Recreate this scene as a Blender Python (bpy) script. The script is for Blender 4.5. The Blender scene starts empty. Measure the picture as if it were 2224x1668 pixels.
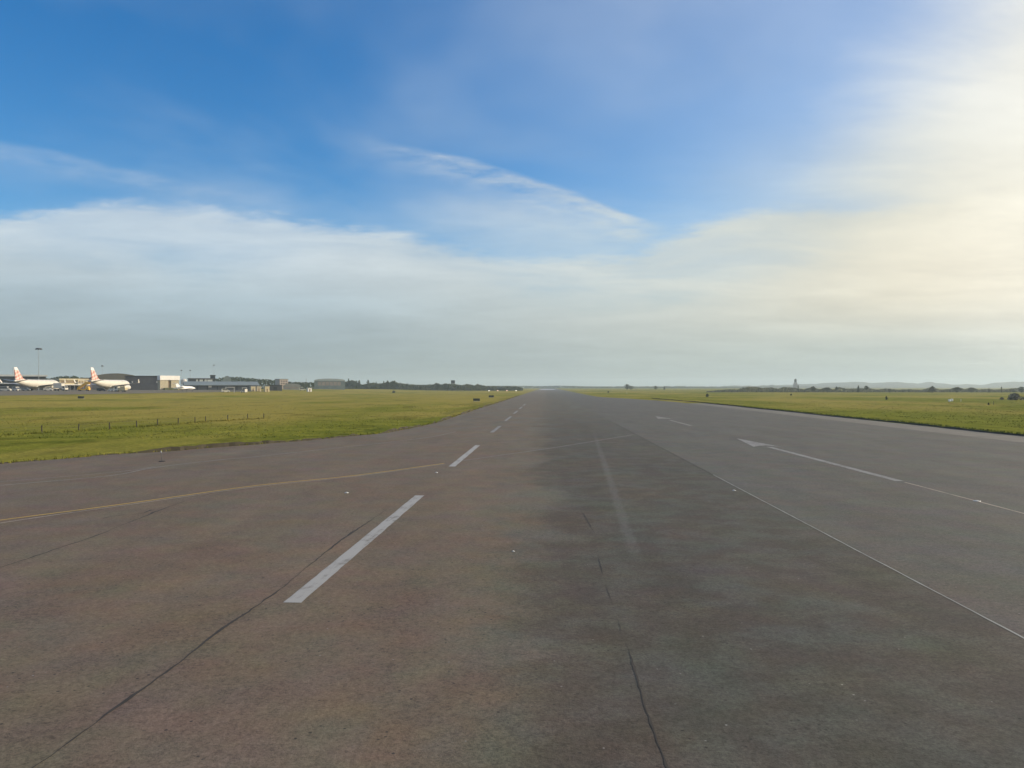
import bpy, bmesh, math, random
import numpy as np
from mathutils import Vector, Matrix
R = math.radians
random.seed(7); RNG = np.random.default_rng(7)
SC = bpy.context.scene
COL = SC.collection

# ------------------------------------------------------------------ camera
FPX, CX, HV, EYE = 1670.0, 1112.0, 840.0, 5.0      # measured from the photograph (2224 px wide)
YAW = math.atan(75 / FPX)
cam_d = bpy.data.cameras.new('camera'); cam = bpy.data.objects.new('camera', cam_d); COL.objects.link(cam)
cam_d.sensor_width = 36; cam_d.lens = 36 * FPX / 2224
cam_d.clip_start = 0.1; cam_d.clip_end = 40000
cam.location = (0, 0, EYE); cam.rotation_euler = (R(90) + math.atan((HV - 834) / FPX), 0, YAW)
SC.camera = cam

def at(u, depth):
    xc = (u - CX) / FPX * depth
    return (xc * math.cos(YAW) - depth * math.sin(YAW), xc * math.sin(YAW) + depth * math.cos(YAW))
def gp(u, v):
    return at(u, FPX * EYE / (v - HV))
def zat(v, depth):
    return EYE + (HV - v) / FPX * depth
def azel(u, v):
    t = math.atan((u - CX) / FPX)
    return math.degrees(t - YAW), math.degrees(math.atan((HV - v) / FPX * math.cos(t)))

# ------------------------------------------------------------------ light
SUN_AZ, SUN_EL = 72.0, 17.0            # degrees right of the runway direction, above the horizon
sd = Vector((math.sin(R(SUN_AZ)) * math.cos(R(SUN_EL)), math.cos(R(SUN_AZ)) * math.cos(R(SUN_EL)), math.sin(R(SUN_EL))))
sl = bpy.data.lights.new('sun', 'SUN'); sl.energy = 4.6; sl.angle = R(0.5); sl.color = (1.0, 0.86, 0.66)
so = bpy.data.objects.new('sun', sl); COL.objects.link(so); so.rotation_euler = sd.to_track_quat('Z', 'Y').to_euler()
so.location = (0, 0, 300)
SC.view_settings.view_transform = 'Standard'; SC.view_settings.look = 'None'
SC.view_settings.exposure = 0.0; SC.view_settings.gamma = 1.0

class NT:
    def __init__(s, tree): s.t = tree
    def node(s, typ, **kw):
        n = s.t.nodes.new(typ)
        for k, v in kw.items(): setattr(n, k, v)
        return n
    def put(s, sock, v):
        if isinstance(v, bpy.types.NodeSocket): s.t.links.new(v, sock)
        elif v is not None: sock.default_value = v
    def m(s, op, a, b=None, c=None, clamp=False):
        n = s.node('ShaderNodeMath', operation=op); n.use_clamp = clamp
        s.put(n.inputs[0], a)
        if b is not None: s.put(n.inputs[1], b)
        if c is not None: s.put(n.inputs[2], c)
        return n.outputs[0]
    def ss(s, v, lo, hi, a=0.0, b=1.0):                 # smoothstep
        n = s.node('ShaderNodeMapRange', interpolation_type='SMOOTHSTEP')
        s.put(n.inputs[0], v); s.put(n.inputs[1], lo); s.put(n.inputs[2], hi); s.put(n.inputs[3], a); s.put(n.inputs[4], b)
        return n.outputs[0]
    def lin(s, v, lo, hi, a=0.0, b=1.0):
        n = s.node('ShaderNodeMapRange'); s.put(n.inputs[0], v); s.put(n.inputs[1], lo); s.put(n.inputs[2], hi); s.put(n.inputs[3], a); s.put(n.inputs[4], b)
        return n.outputs[0]
    def mix(s, f, a, b, blend='MIX'):
        n = s.node('ShaderNodeMix', data_type='RGBA', blend_type=blend)
        s.put(n.inputs[0], f); s.put(n.inputs[6], a if isinstance(a, bpy.types.NodeSocket) else (*a, 1)); s.put(n.inputs[7], b if isinstance(b, bpy.types.NodeSocket) else (*b, 1))
        return n.outputs[2]
    def noise(s, vec, scale, detail=4, rough=0.55, dist=0.0):
        n = s.node('ShaderNodeTexNoise'); s.put(n.inputs['Vector'], vec)
        n.inputs['Scale'].default_value = scale; n.inputs['Detail'].default_value = detail
        n.inputs['Roughness'].default_value = rough; n.inputs['Distortion'].default_value = dist
        return n.outputs['Fac']
    def curve(s, v, pts):                                # v in 0..1, pts (x, y) in 0..1
        n = s.node('ShaderNodeFloatCurve'); c = n.mapping.curves[0]
        pts = sorted(pts)
        c.points[0].location = pts[0]; c.points[-1].location = pts[-1]
        for p in pts[1:-1]: c.points.new(*p)
        n.mapping.update(); s.put(n.inputs['Value'], v)
        return n.outputs[0]
    def ramp(s, v, stops):
        n = s.node('ShaderNodeValToRGB'); e = n.color_ramp.elements
        e[0].position, e[0].color = stops[0][0], (*stops[0][1], 1)
        e[1].position, e[1].color = stops[-1][0], (*stops[-1][1], 1)
        for p, c in stops[1:-1]:
            q = e.new(p); q.color = (*c, 1)
        s.put(n.inputs[0], v)
        return n.outputs[0]

def srgb(r, g, b):
    f = lambda c: (c / 255 / 12.92) if c <= 10 else ((c / 255 + 0.055) / 1.055) ** 2.4
    return (f(r), f(g), f(b))

# ------------------------------------------------------------------ sky
world = bpy.data.worlds.new('World'); SC.world = world; world.use_nodes = True
wt = world.node_tree; wt.nodes.clear(); W = NT(wt)
sky = W.node('ShaderNodeTexSky', sky_type='NISHITA'); sky.sun_disc = False
sky.sun_elevation = R(SUN_EL); sky.sun_rotation = R(SUN_AZ); sky.air_density = 1.0; sky.dust_density = 0.3; sky.ozone_density = 3.0
tc = W.node('ShaderNodeTexCoord'); DIR = tc.outputs['Generated']
sep = W.node('ShaderNodeSeparateXYZ'); W.put(sep.inputs[0], DIR)
AZ = W.m('DEGREES', W.m('ARCTAN2', sep.outputs[0], sep.outputs[1]))
EL = W.m('DEGREES', W.m('ARCSINE', sep.outputs[2]))
AT = W.lin(AZ, -60, 60)
def azcurve(pts):
    q = [((azel(u, v)[0] + 60) / 120, azel(u, v)[1] / 40) for u, v in pts]
    q = [(0.0, q[0][1])] + q + [(1.0, q[-1][1])]
    return W.m('MULTIPLY', W.curve(AT, q), 40.0)
# cloud coordinates: direction projected on a high layer, stretched
cz = W.m('ADD', sep.outputs[2], 0.12)
cmb = W.node('ShaderNodeCombineXYZ'); W.put(cmb.inputs[0], W.m('DIVIDE', sep.outputs[0], cz)); W.put(cmb.inputs[1], W.m('DIVIDE', sep.outputs[1], cz))
mp = W.node('ShaderNodeMapping'); W.put(mp.inputs[0], cmb.outputs[0]); mp.inputs['Rotation'].default_value = (0, 0, R(-35)); mp.inputs['Scale'].default_value = (0.8, 1.25, 1)
FIB = W.noise(mp.outputs[0], 1.5, 6, 0.55, 0.5)
SOFT = W.noise(cmb.outputs[0], 0.9, 4, 0.5, 0.3)
FINE = W.noise(mp.outputs[0], 9.0, 6, 0.62, 0.3)
nb = W.m('ADD', W.m('MULTIPLY', W.m('SUBTRACT', FIB, 0.5), 3.4), W.m('MULTIPLY', W.m('SUBTRACT', SOFT, 0.5), 2.6))
E1 = azcurve([(-300, 452), (0, 452), (120, 445), (240, 428), (480, 452), (700, 482), (880, 500), (1010, 532), (1120, 556), (1250, 552), (1360, 545), (1450, 512), (1600, 458), (1750, 434), (1880, 440), (2050, 425), (2224, 380)])
E2 = azcurve([(-300, 450), (0, 468), (160, 492), (300, 520), (380, 560), (560, 540), (760, 500), (900, 520), (1000, 545), (1130, 590), (1300, 620), (1500, 600), (1750, 540), (2000, 500), (2224, 460)])
nf = W.m('MULTIPLY', W.m('SUBTRACT', FINE, 0.5), 1.5)
d1 = W.m('SUBTRACT', W.m('ADD', E1, W.m('ADD', W.m('MULTIPLY', nb, 0.5), nf)), EL)
d2 = W.m('SUBTRACT', W.m('ADD', E2, W.m('ADD', W.m('MULTIPLY', nb, 0.8), nf)), EL)
bank = W.m('MULTIPLY', W.ss(d1, -0.2, 1.1), W.lin(FIB, 0.25, 0.75, 0.55, 0.95))
bank2 = W.m('MULTIPLY', W.ss(d2, -0.4, 3.2), 0.93)
# right-hand bright cloud mass: boundary azimuth as a function of elevation
ev = W.lin(EL, 0, 40)
rb = [(azel(u, v)[1] / 40, (azel(u, v)[0] + 60) / 120) for u, v in [(1800, 640), (1900, 500), (1930, 440), (1900, 390), (1880, 300), (1940, 200), (2000, 100), (2060, 0)]]
RB = W.m('SUBTRACT', W.m('MULTIPLY', W.curve(ev, [(0.0, rb[0][1])] + rb + [(1.0, rb[-1][1])]), 120.0), 60.0)
dr = W.m('ADD', W.m('SUBTRACT', AZ, RB), W.m('ADD', W.m('MULTIPLY', nb, 3.2), W.m('MULTIPLY', nf, 1.6)))
right = W.m('MULTIPLY', W.ss(dr, -6.5, 6.5), 0.95)
veil = W.m('ADD', W.m('MULTIPLY', W.ss(AZ, -12, 28), 0.36), W.m('MULTIPLY', W.m('MULTIPLY', W.ss(AZ, 6, 24), W.ss(EL, 20, 13)), 0.34))                  # thin milky veil towards the sun
lv = W.m('MULTIPLY', W.ss(SOFT, 0.40, 0.66), 0.20)
def streak(pts, up, down, amp, a0, a1, a2, a3):
    c = azcurve(pts)
    d = W.m('SUBTRACT', EL, W.m('ADD', c, W.m('MULTIPLY', W.m('SUBTRACT', FIB, 0.5), 1.8)))
    k = W.m('MULTIPLY', W.ss(d, -down, 0.0), W.ss(d, up, 0.0))
    az0, az1, az2, az3 = (azel(q, 400)[0] for q in (a0, a1, a2, a3))
    k = W.m('MULTIPLY', k, W.m('MULTIPLY', W.ss(AZ, az0, az1), W.ss(AZ, az3, az2)))
    return W.m('MULTIPLY', W.m('MULTIPLY', k, amp), W.lin(W.m('ADD', W.m('MULTIPLY', FINE, 0.6), W.m('MULTIPLY', FIB, 0.4)), 0.35, 0.65, 0.15, 1.25))
s1 = streak([(700, 285), (850, 312), (950, 335), (1050, 360), (1150, 392), (1230, 417), (1330, 462), (1430, 500)], 0.6, 2.4, 0.66, 740, 1000, 1360, 1470)
s2 = streak([(-200, 285), (0, 320), (100, 342), (250, 374), (400, 400), (560, 435), (720, 478)], 0.6, 1.7, 0.20, -500, -400, 300, 760)
E3 = azcurve([(700, 300), (850, 330), (1050, 380), (1230, 440), (1330, 480), (1430, 510), (1560, 500)])
s4 = W.m('MULTIPLY', W.m('MULTIPLY', W.ss(W.m('SUBTRACT', W.m('ADD', E3, W.m('MULTIPLY', nb, 0.4)), EL), -0.2, 2.6), W.m('MULTIPLY', W.ss(AZ, azel(720, 400)[0], azel(1050, 400)[0]), W.ss(AZ, azel(1600, 400)[0], azel(1420, 400)[0]))), W.lin(FIB, 0.3, 0.7, 0.18, 0.52))
s3 = streak([(1100, 440), (1200, 462), (1300, 490), (1400, 520)], 0.6, 2.0, 0.30, 1000, 1120, 1330, 1440)
keep = None
for a in (bank, bank2, right, veil, lv, s1, s2, s3, s4):
    inv = W.m('SUBTRACT', 1.0, a, clamp=True)
    keep = inv if keep is None else W.m('MULTIPLY', keep, inv)
CLOUD = W.m('SUBTRACT', 1.0, keep, clamp=True)
e30 = W.lin(EL, 0, 30)
left_c = W.ramp(e30, [(0.0, srgb(148, 163, 164)), (0.10, srgb(158, 175, 181)), (0.20, srgb(180, 198, 207)), (0.31, srgb(206, 218, 225)), (0.45, srgb(214, 223, 228)), (1.0, srgb(214, 224, 236))])
right_c = W.ramp(e30, [(0.0, srgb(172, 184, 178)), (0.08, srgb(192, 200, 193)), (0.16, srgb(210, 213, 203)), (0.26, srgb(216, 219, 210)), (0.38, srgb(216, 219, 208)), (0.6, srgb(224, 228, 226)), (1.0, srgb(236, 238, 240))])
ccol = W.mix(W.ss(AZ, -24, 22), left_c, right_c)
warm = W.m('MULTIPLY', W.m('MULTIPLY', W.ss(AZ, 6, 34), W.ss(EL, 2.2, 6.5)), W.m('MULTIPLY', W.ss(EL, 17, 7), 0.7))
ccol = W.mix(warm, ccol, srgb(250, 236, 206))
shade = W.lin(W.m('ADD', W.m('MULTIPLY', FIB, 0.6), W.m('ADD', W.m('MULTIPLY', SOFT, 0.25), W.m('MULTIPLY', FINE, 0.15))), 0.3, 0.7, 0.85, 1.12)
ccol = W.mix(1.0, ccol, W.ramp(shade, [(0.0, (0, 0, 0)), (1.0, (1, 1, 1))]), 'MULTIPLY') if False else ccol
# the sun's glow behind the cloud, far right
sunv = W.node('ShaderNodeVectorMath', operation='DOT_PRODUCT'); W.put(sunv.inputs[0], DIR)
gd = Vector((math.sin(R(50)) * math.cos(R(13)), math.cos(R(50)) * math.cos(R(13)), math.sin(R(13)))); sunv.inputs[1].default_value = gd
ang = W.m('DEGREES', W.m('ARCCOSINE', sunv.outputs['Value']))
glow = W.ss(ang, 31, 8)
cc2 = W.mix(glow, ccol, (1.12, 1.07, 0.93))
bg1 = W.node('ShaderNodeBackground'); hsb = W.node('ShaderNodeHueSaturation'); W.put(hsb.inputs['Color'], sky.outputs[0]); hsb.inputs['Saturation'].default_value = 1.36; hsb.inputs['Hue'].default_value = 0.505; hsb.inputs['Value'].default_value = 1.12; W.put(bg1.inputs[0], hsb.outputs[0]); bg1.inputs[1].default_value = 0.15
bg2 = W.node('ShaderNodeBackground'); W.put(bg2.inputs[0], cc2); W.put(bg2.inputs[1], shade)
mx = W.node('ShaderNodeMixShader'); W.put(mx.inputs[0], CLOUD); W.put(mx.inputs[1], bg1.outputs[0]); W.put(mx.inputs[2], bg2.outputs[0])
wo = W.node('ShaderNodeOutputWorld'); W.put(wo.inputs[0], mx.outputs[0])

SC.cycles.use_denoising = True
SC.cycles.max_bounces = 6; SC.cycles.volume_bounces = 1
SC.cycles.sample_clamp_indirect = 6

# ------------------------------------------------------------------ helpers
def tag(o, label=None, cat=None, group=None, kind=None):
    for k, v in (('label', label), ('category', cat), ('group', group), ('kind', kind)):
        if v: o[k] = v
    return o
def thing(name, label, cat, loc, rz=0.0, group=None):
    o = bpy.data.objects.new(name, None); o.empty_display_size = 0.5; COL.objects.link(o)
    o.location = loc; o.rotation_euler = (0, 0, rz)
    return tag(o, label, cat, group)
def mesh_obj(name, bm, mats, parent=None, smooth=False):
    me = bpy.data.meshes.new(name); bm.normal_update(); bm.to_mesh(me); bm.free()
    for mt in (mats if isinstance(mats, (list, tuple)) else [mats]): me.materials.append(mt)
    if smooth: me.polygons.foreach_set('use_smooth', [True] * len(me.polygons))
    o = bpy.data.objects.new(name, me); COL.objects.link(o)
    if parent: o.parent = parent
    return o
def np_obj(name, verts, faces, mat, parent=None):
    me = bpy.data.meshes.new(name); me.from_pydata([tuple(v) for v in verts], [], [tuple(f) for f in faces])
    me.materials.append(mat); o = bpy.data.objects.new(name, me); COL.objects.link(o)
    if parent: o.parent = parent
    return o
def box(bm, x0, x1, y0, y1, z0, z1, mi=0, bev=0.0):
    vs = [bm.verts.new(p) for p in ((x0, y0, z0), (x1, y0, z0), (x1, y1, z0), (x0, y1, z0), (x0, y0, z1), (x1, y0, z1), (x1, y1, z1), (x0, y1, z1))]
    fs = [bm.faces.new([vs[i] for i in f]) for f in ((3, 2, 1, 0), (4, 5, 6, 7), (0, 1, 5, 4), (1, 2, 6, 5), (2, 3, 7, 6), (3, 0, 4, 7))]
    for f in fs: f.material_index = mi
    if bev: bmesh.ops.bevel(bm, geom=list({e for f in fs for e in f.edges}), offset=bev, segments=1, affect='EDGES')
    return bm
def BM(): return bmesh.new()
def bxo(name, dims, mat, parent, bev=0.0):
    return mesh_obj(name, box(BM(), *dims, 0, bev), mat, parent)
def tube(bm, p, q, r0, r1=None, seg=8, caps=True):
    r1 = r0 if r1 is None else r1; p, q = Vector(p), Vector(q); d = (q - p).normalized()
    a = d.orthogonal().normalized(); b = d.cross(a); A, B = [], []
    for i in range(seg):
        t = 2 * math.pi * i / seg; k = a * math.cos(t) + b * math.sin(t)
        A.append(bm.verts.new(p + k * r0)); B.append(bm.verts.new(q + k * r1))
    for i in range(seg):
        j = (i + 1) % seg; bm.faces.new((A[i], A[j], B[j], B[i]))
    if caps: bm.faces.new(A[::-1]); bm.faces.new(B)
    return bm
def lathe_y(bm, st, seg=20, cx=0.0, squash=1.0, caps=True):       # stations (y, zc, r)
    rings = []
    for y, z, r in st:
        rings.append([bm.verts.new((cx + r * math.cos(2 * math.pi * i / seg), y, z + squash * r * math.sin(2 * math.pi * i / seg))) for i in range(seg)])
    for A, B in zip(rings, rings[1:]):
        for i in range(seg):
            j = (i + 1) % seg; bm.faces.new((A[i], A[j], B[j], B[i]))
    if caps: bm.faces.new(rings[0][::-1]); bm.faces.new(rings[-1])
    bmesh.ops.recalc_face_normals(bm, faces=bm.faces[:])
    return bm
def loft(bm, sections):                                            # closed point loops of equal length
    rings = [[bm.verts.new(p) for p in s] for s in sections]
    for A, B in zip(rings, rings[1:]):
        n = len(A)
        for i in range(n):
            j = (i + 1) % n; bm.faces.new((A[i], A[j], B[j], B[i]))
    bm.faces.new(rings[0][::-1]); bm.faces.new(rings[-1])
    bmesh.ops.recalc_face_normals(bm, faces=bm.faces[:])
    return bm
def prism(bm, pts, axis, a, b, mi=0):                              # polygon pts (p, q) extruded along axis from a to b
    f3 = {'x': lambda p, t: (t, p[0], p[1]), 'y': lambda p, t: (p[0], t, p[1]), 'z': lambda p, t: (p[0], p[1], t)}[axis]
    A = [bm.verts.new(f3(p, a)) for p in pts]; B = [bm.verts.new(f3(p, b)) for p in pts]; n = len(pts); fs = []
    for i in range(n):
        j = (i + 1) % n; fs.append(bm.faces.new((A[i], A[j], B[j], B[i])))
    fs.append(bm.faces.new(A[::-1])); fs.append(bm.faces.new(B))
    for f in fs: f.material_index = mi
    bmesh.ops.recalc_face_normals(bm, faces=fs)
    return bm
def dup(root, loc=None, rz=None, label=None, scale=None):
    r = root.copy(); COL.objects.link(r)
    if loc is not None: r.location = loc
    if rz is not None: r.rotation_euler = (0, 0, rz)
    if scale is not None: r.scale = scale
    if label: r['label'] = label
    for ch in list(root.children):
        c = ch.copy(); COL.objects.link(c); c.parent = r
        for g in ch.children:
            d = g.copy(); COL.objects.link(d); d.parent = c
    return r

def mat(name, col, rough=0.7, var=0.12, scale=1.5, metal=0.0, spec=0.5, bump=0.0):
    m = bpy.data.materials.new(name); m.use_nodes = True; T = NT(m.node_tree); b = m.node_tree.nodes['Principled BSDF']
    tcn = T.node('ShaderNodeTexCoord')
    n = T.noise(tcn.outputs['Object'], scale, 5, 0.6)
    k = T.lin(n, 0.3, 0.7, 1 - var, 1 + var)
    hs = T.node('ShaderNodeHueSaturation'); hs.inputs['Color'].default_value = (*col, 1); T.put(hs.inputs['Value'], k)
    T.put(b.inputs['Base Color'], hs.outputs[0])
    b.inputs['Roughness'].default_value = rough; b.inputs['Metallic'].default_value = metal; b.inputs['Specular IOR Level'].default_value = spec
    if bump:
        bp = T.node('ShaderNodeBump'); bp.inputs['Strength'].default_value = bump; T.put(bp.inputs['Height'], n); T.put(b.inputs['Normal'], bp.outputs[0])
    return m

# ------------------------------------------------------------------ materials
M = {}
M['white'] = mat('white_paint', (0.66, 0.62, 0.54), 0.35, 0.06, 0.6)
M['jet'] = mat('jet_paint', (0.82, 0.81, 0.79), 0.35, 0.04, 0.6)
M['wing'] = mat('grey_wing_paint', (0.30, 0.30, 0.30), 0.4, 0.08, 0.6)
M['white_wall'] = mat('white_wall', (0.78, 0.75, 0.70), 0.7, 0.08, 0.4)
M['cream'] = mat('cream_wall', (0.52, 0.44, 0.27), 0.8, 0.10, 0.4)
M['tan'] = mat('tan_wall', (0.40, 0.35, 0.24), 0.8, 0.12, 0.4)
M['brown'] = mat('brown_panel', (0.22, 0.16, 0.09), 0.7, 0.12, 0.6)
M['grey'] = mat('grey_cladding', (0.095, 0.092, 0.096), 0.6, 0.15, 0.25)
M['dark'] = mat('dark_wall', (0.032, 0.036, 0.038), 0.6, 0.15, 0.4)
M['roof'] = mat('grey_green_roof', (0.22, 0.25, 0.24), 0.6, 0.12, 0.3)
M['roof_brown'] = mat('weathered_roof', (0.13, 0.12, 0.09), 0.7, 0.15, 0.2)
M['pale_roof'] = mat('pale_metal_roof', (0.50, 0.52, 0.50), 0.5, 0.1, 0.3)
M['pink'] = mat('pale_pink_wall', (0.42, 0.34, 0.29), 0.8, 0.12, 0.5)
M['conc'] = mat('pale_concrete', (0.38, 0.36, 0.33), 0.85, 0.15, 0.4)
M['glass'] = mat('dark_glass', (0.02, 0.025, 0.03), 0.08, 0.1, 1.0)
M['black'] = mat('black_rubber', (0.02, 0.02, 0.02), 0.8, 0.2, 3.0)
M['steel'] = mat('galvanised_steel', (0.35, 0.37, 0.38), 0.45, 0.1, 2.0, 0.6)
M['darksteel'] = mat('dark_steel', (0.05, 0.055, 0.06), 0.5, 0.1, 2.0)
M['yellow'] = mat('yellow_paint', (0.72, 0.42, 0.06), 0.4, 0.08, 1.0)
M['red'] = mat('red_paint', (0.45, 0.09, 0.06), 0.5, 0.1, 1.0)
M['wood'] = mat('weathered_wood', (0.055, 0.045, 0.03), 0.85, 0.2, 4.0)
M['sign'] = mat('dark_sign_back', (0.03, 0.033, 0.028), 0.6, 0.15, 2.0)
M['greylogo'] = mat('grey_lettering', (0.42, 0.43, 0.38), 0.5, 0.1, 2.0)

def fin_mat():
    m = bpy.data.materials.new('checked_tail_paint'); m.use_nodes = True; T = NT(m.node_tree); b = m.node_tree.nodes['Principled BSDF']
    g = T.node('ShaderNodeTexCoord'); mpn = T.node('ShaderNodeMapping'); T.put(mpn.inputs[0], g.outputs['Object'])
    mpn.inputs['Rotation'].default_value = (R(24), 0, 0); mpn.inputs['Location'].default_value = (0.37, 0.3, 0.2)
    ch = T.node('ShaderNodeTexChecker'); T.put(ch.inputs['Vector'], mpn.outputs[0]); ch.inputs['Scale'].default_value = 0.78
    ch.inputs['Color1'].default_value = (0.72, 0.55, 0.48, 1); ch.inputs['Color2'].default_value = (0.52, 0.24, 0.19, 1)
    s = T.node('ShaderNodeSeparateXYZ'); T.put(s.inputs[0], g.outputs['Object'])
    tip = T.ss(s.outputs[2], 10.2, 10.5)
    T.put(b.inputs['Base Color'], T.mix(tip, ch.outputs[0], (0.80, 0.77, 0.74))); b.inputs['Roughness'].default_value = 0.35
    return m
M['fin'] = fin_mat()

def emit(name, col, s):
    m = bpy.data.materials.new(name); m.use_nodes = True; b = m.node_tree.nodes['Principled BSDF']
    b.inputs['Base Color'].default_value = (*col, 1); b.inputs['Emission Color'].default_value = (*col, 1); b.inputs['Emission Strength'].default_value = s
    return m

def grass_mat(name, dark, light, dry):
    m = bpy.data.materials.new(name); m.use_nodes = True; T = NT(m.node_tree); b = m.node_tree.nodes['Principled BSDF']
    g = T.node('ShaderNodeNewGeometry'); P = g.outputs['Position']
    mpn = T.node('ShaderNodeMapping'); T.put(mpn.inputs[0], P); mpn.inputs['Rotation'].default_value = (0, 0, R(12)); mpn.inputs['Scale'].default_value = (1.0, 0.45, 1)
    big = T.noise(mpn.outputs[0], 0.022, 4, 0.6, 0.4); mid = T.noise(P, 0.22, 5, 0.65, 0.3); fin = T.noise(P, 2.6, 4, 0.7)
    c = T.mix(T.ss(mid, 0.32, 0.68), dark, light)
    sy = T.node('ShaderNodeSeparateXYZ'); T.put(sy.inputs[0], P)
    bb = T.m('ADD', big, T.m('ADD', T.ss(sy.outputs[1], 85, 150, -0.10, 0.10), T.ss(sy.outputs[0], -30, 20, 0.0, -0.08)))
    c = T.mix(T.m('MULTIPLY', T.ss(bb, 0.42, 0.64), 0.85), c, dry)
    hs = T.node('ShaderNodeHueSaturation'); T.put(hs.inputs['Color'], c); tus = T.noise(mpn.outputs[0], 0.11, 5, 0.62, 0.5)
    T.put(hs.inputs['Value'], T.m('MULTIPLY', T.lin(fin, 0.25, 0.75, 0.62, 1.36), T.m('MULTIPLY', T.ss(tus, 0.36, 0.46, 0.76, 1.0), T.ss(tus, 0.60, 0.72, 1.0, 1.18))))
    T.put(b.inputs['Base Color'], hs.outputs[0]); b.inputs['Roughness'].default_value = 0.95; b.inputs['Specular IOR Level'].default_value = 0.0
    bp = T.node('ShaderNodeBump'); bp.inputs['Strength'].default_value = 0.9; bp.inputs['Distance'].default_value = 0.35
    T.put(bp.inputs['Height'], T.m('ADD', T.m('MULTIPLY', mid, 1.2), T.m('MULTIPLY', fin, 0.35))); T.put(b.inputs['Normal'], bp.outputs[0])
    return m
M['grass'] = grass_mat('field_grass', (0.142, 0.158, 0.024), (0.232, 0.226, 0.036), (0.330, 0.266, 0.068))
M['tuft'] = grass_mat('tuft_grass', (0.110, 0.130, 0.020), (0.220, 0.220, 0.038), (0.300, 0.245, 0.065))

def asphalt_mat(name, tint=(1, 1, 1), lanes=True):
    m = bpy.data.materials.new(name); m.use_nodes = True; T = NT(m.node_tree); b = m.node_tree.nodes['Principled BSDF']
    g = T.node('ShaderNodeNewGeometry'); P = g.outputs['Position']
    s = T.node('ShaderNodeSeparateXYZ'); T.put(s.inputs[0], P); X = s.outputs[0]; Y = s.outputs[1]
    mpn = T.node('ShaderNodeMapping'); T.put(mpn.inputs[0], P); mpn.inputs['Scale'].default_value = (1.0, 0.22, 1)
    lane = T.noise(mpn.outputs[0], 0.35, 4, 0.6, 0.2)              # long streaks along the traffic direction
    blot = T.noise(P, 0.16, 5, 0.62, 0.5); blot2 = T.noise(P, 0.75, 5, 0.6, 0.3)
    grit = T.noise(P, 22.0, 3, 0.75); gritc = T.noise(P, 7.0, 4, 0.7)
    vor = T.node('ShaderNodeTexVoronoi'); T.put(vor.inputs['Vector'], P); vor.inputs['Scale'].default_value = 26.0
    grey = (0.138 * tint[0], 0.136 * tint[1], 0.108 * tint[2]); brown = (0.172 * tint[0], 0.130 * tint[1], 0.082 * tint[2]); olive = (0.142 * tint[0], 0.136 * tint[1], 0.090 * tint[2])
    rust = T.ss(T.m('ADD', blot, T.m('MULTIPLY', blot2, 0.5)), 0.62, 0.9)
    rust = T.m('MULTIPLY', rust, T.ss(X, 14, -2, 0.35, 1.0))
    c = T.mix(rust, grey, brown)
    c = T.mix(T.m('MULTIPLY', T.ss(T.noise(P, 0.09, 3, 0.5), 0.5, 0.68), 0.55), c, olive)
    if lanes:
        xw = T.m('ADD', X, T.m('MULTIPLY', T.m('ADD', T.m('SUBTRACT', lane, 0.5), T.m('MULTIPLY', T.m('SUBTRACT', blot, 0.5), 1.6)), 6.0))
        lb = T.ss(xw, 2.0, -4.5)                                    # old brown surface left of the worn wheel lane
        c = T.mix(T.m('MULTIPLY', lb, T.ss(Y, 130, 35, 0.35, 0.80)), c, T.mix(blot, (0.182, 0.138, 0.100), (0.184, 0.124, 0.076)))
        dk = T.m('MULTIPLY', T.ss(xw, -1.6, 1.2), T.ss(X, 9.46, 9.40))   # dark newer lane, cut off at the joint
        dk = T.m('MULTIPLY', dk, T.ss(Y, 200, 50, 0.35, 1.0))
        dk = T.m('MULTIPLY', dk, T.ss(blot2, 0.36, 0.60, 0.55, 1.08))
        rg = T.m('MULTIPLY', T.ss(X, 9.42, 9.48), 0.42)               # greyer mix right of the joint
        c = T.mix(rg, c, (0.088, 0.079, 0.075))
        c = T.mix(T.m('MULTIPLY', dk, 0.66), c, (0.056, 0.047, 0.038))
        (xa, ya), (xb, yb) = gp(1290, 940), gp(1386, 1225)            # long pale streak added to the wheel lane, taken from a windscreen smear
        k = (xb - xa) / (yb - ya); dx = T.m('ABSOLUTE', T.m('SUBTRACT', X, T.m('ADD', T.m('MULTIPLY', Y, k), xa - k * ya)))
        st = T.m('MULTIPLY', T.ss(T.m('ADD', dx, T.m('MULTIPLY', T.m('SUBTRACT', blot2, 0.5), 0.3)), 0.30, 0.06), T.m('MULTIPLY', T.ss(Y, yb - 1, yb + 4), T.ss(Y, ya + 10, ya - 20)))
        c = T.mix(T.m('MULTIPLY', st, 0.5), c, (0.150, 0.140, 0.122))
    chip = T.node('ShaderNodeTexVoronoi'); T.put(chip.inputs['Vector'], P); chip.inputs['Scale'].default_value = 3.2
    c = T.mix(T.m('MULTIPLY', T.ss(chip.outputs['Distance'], 0.075, 0.04), T.ss(T.noise(P, 1.1, 2, 0.5), 0.52, 0.62)), c, (0.30, 0.28, 0.25))
    pit = T.node('ShaderNodeTexVoronoi'); T.put(pit.inputs['Vector'], P); pit.inputs['Scale'].default_value = 4.3
    c = T.mix(T.m('MULTIPLY', T.ss(pit.outputs['Distance'], 0.15, 0.07), T.ss(T.noise(P, 0.8, 2, 0.5), 0.46, 0.58)), c, (0.045, 0.040, 0.034))
    hue = T.node('ShaderNodeTexNoise'); T.put(hue.inputs['Vector'], P); hue.inputs['Scale'].default_value = 0.55; hue.inputs['Detail'].default_value = 5; hue.inputs['Roughness'].default_value = 0.6
    c = T.mix(0.20, c, T.mix(1.0, c, T.mix(1.0, hue.outputs['Color'], (2.0, 2.0, 2.0), 'MULTIPLY'), 'MULTIPLY'))
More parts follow.
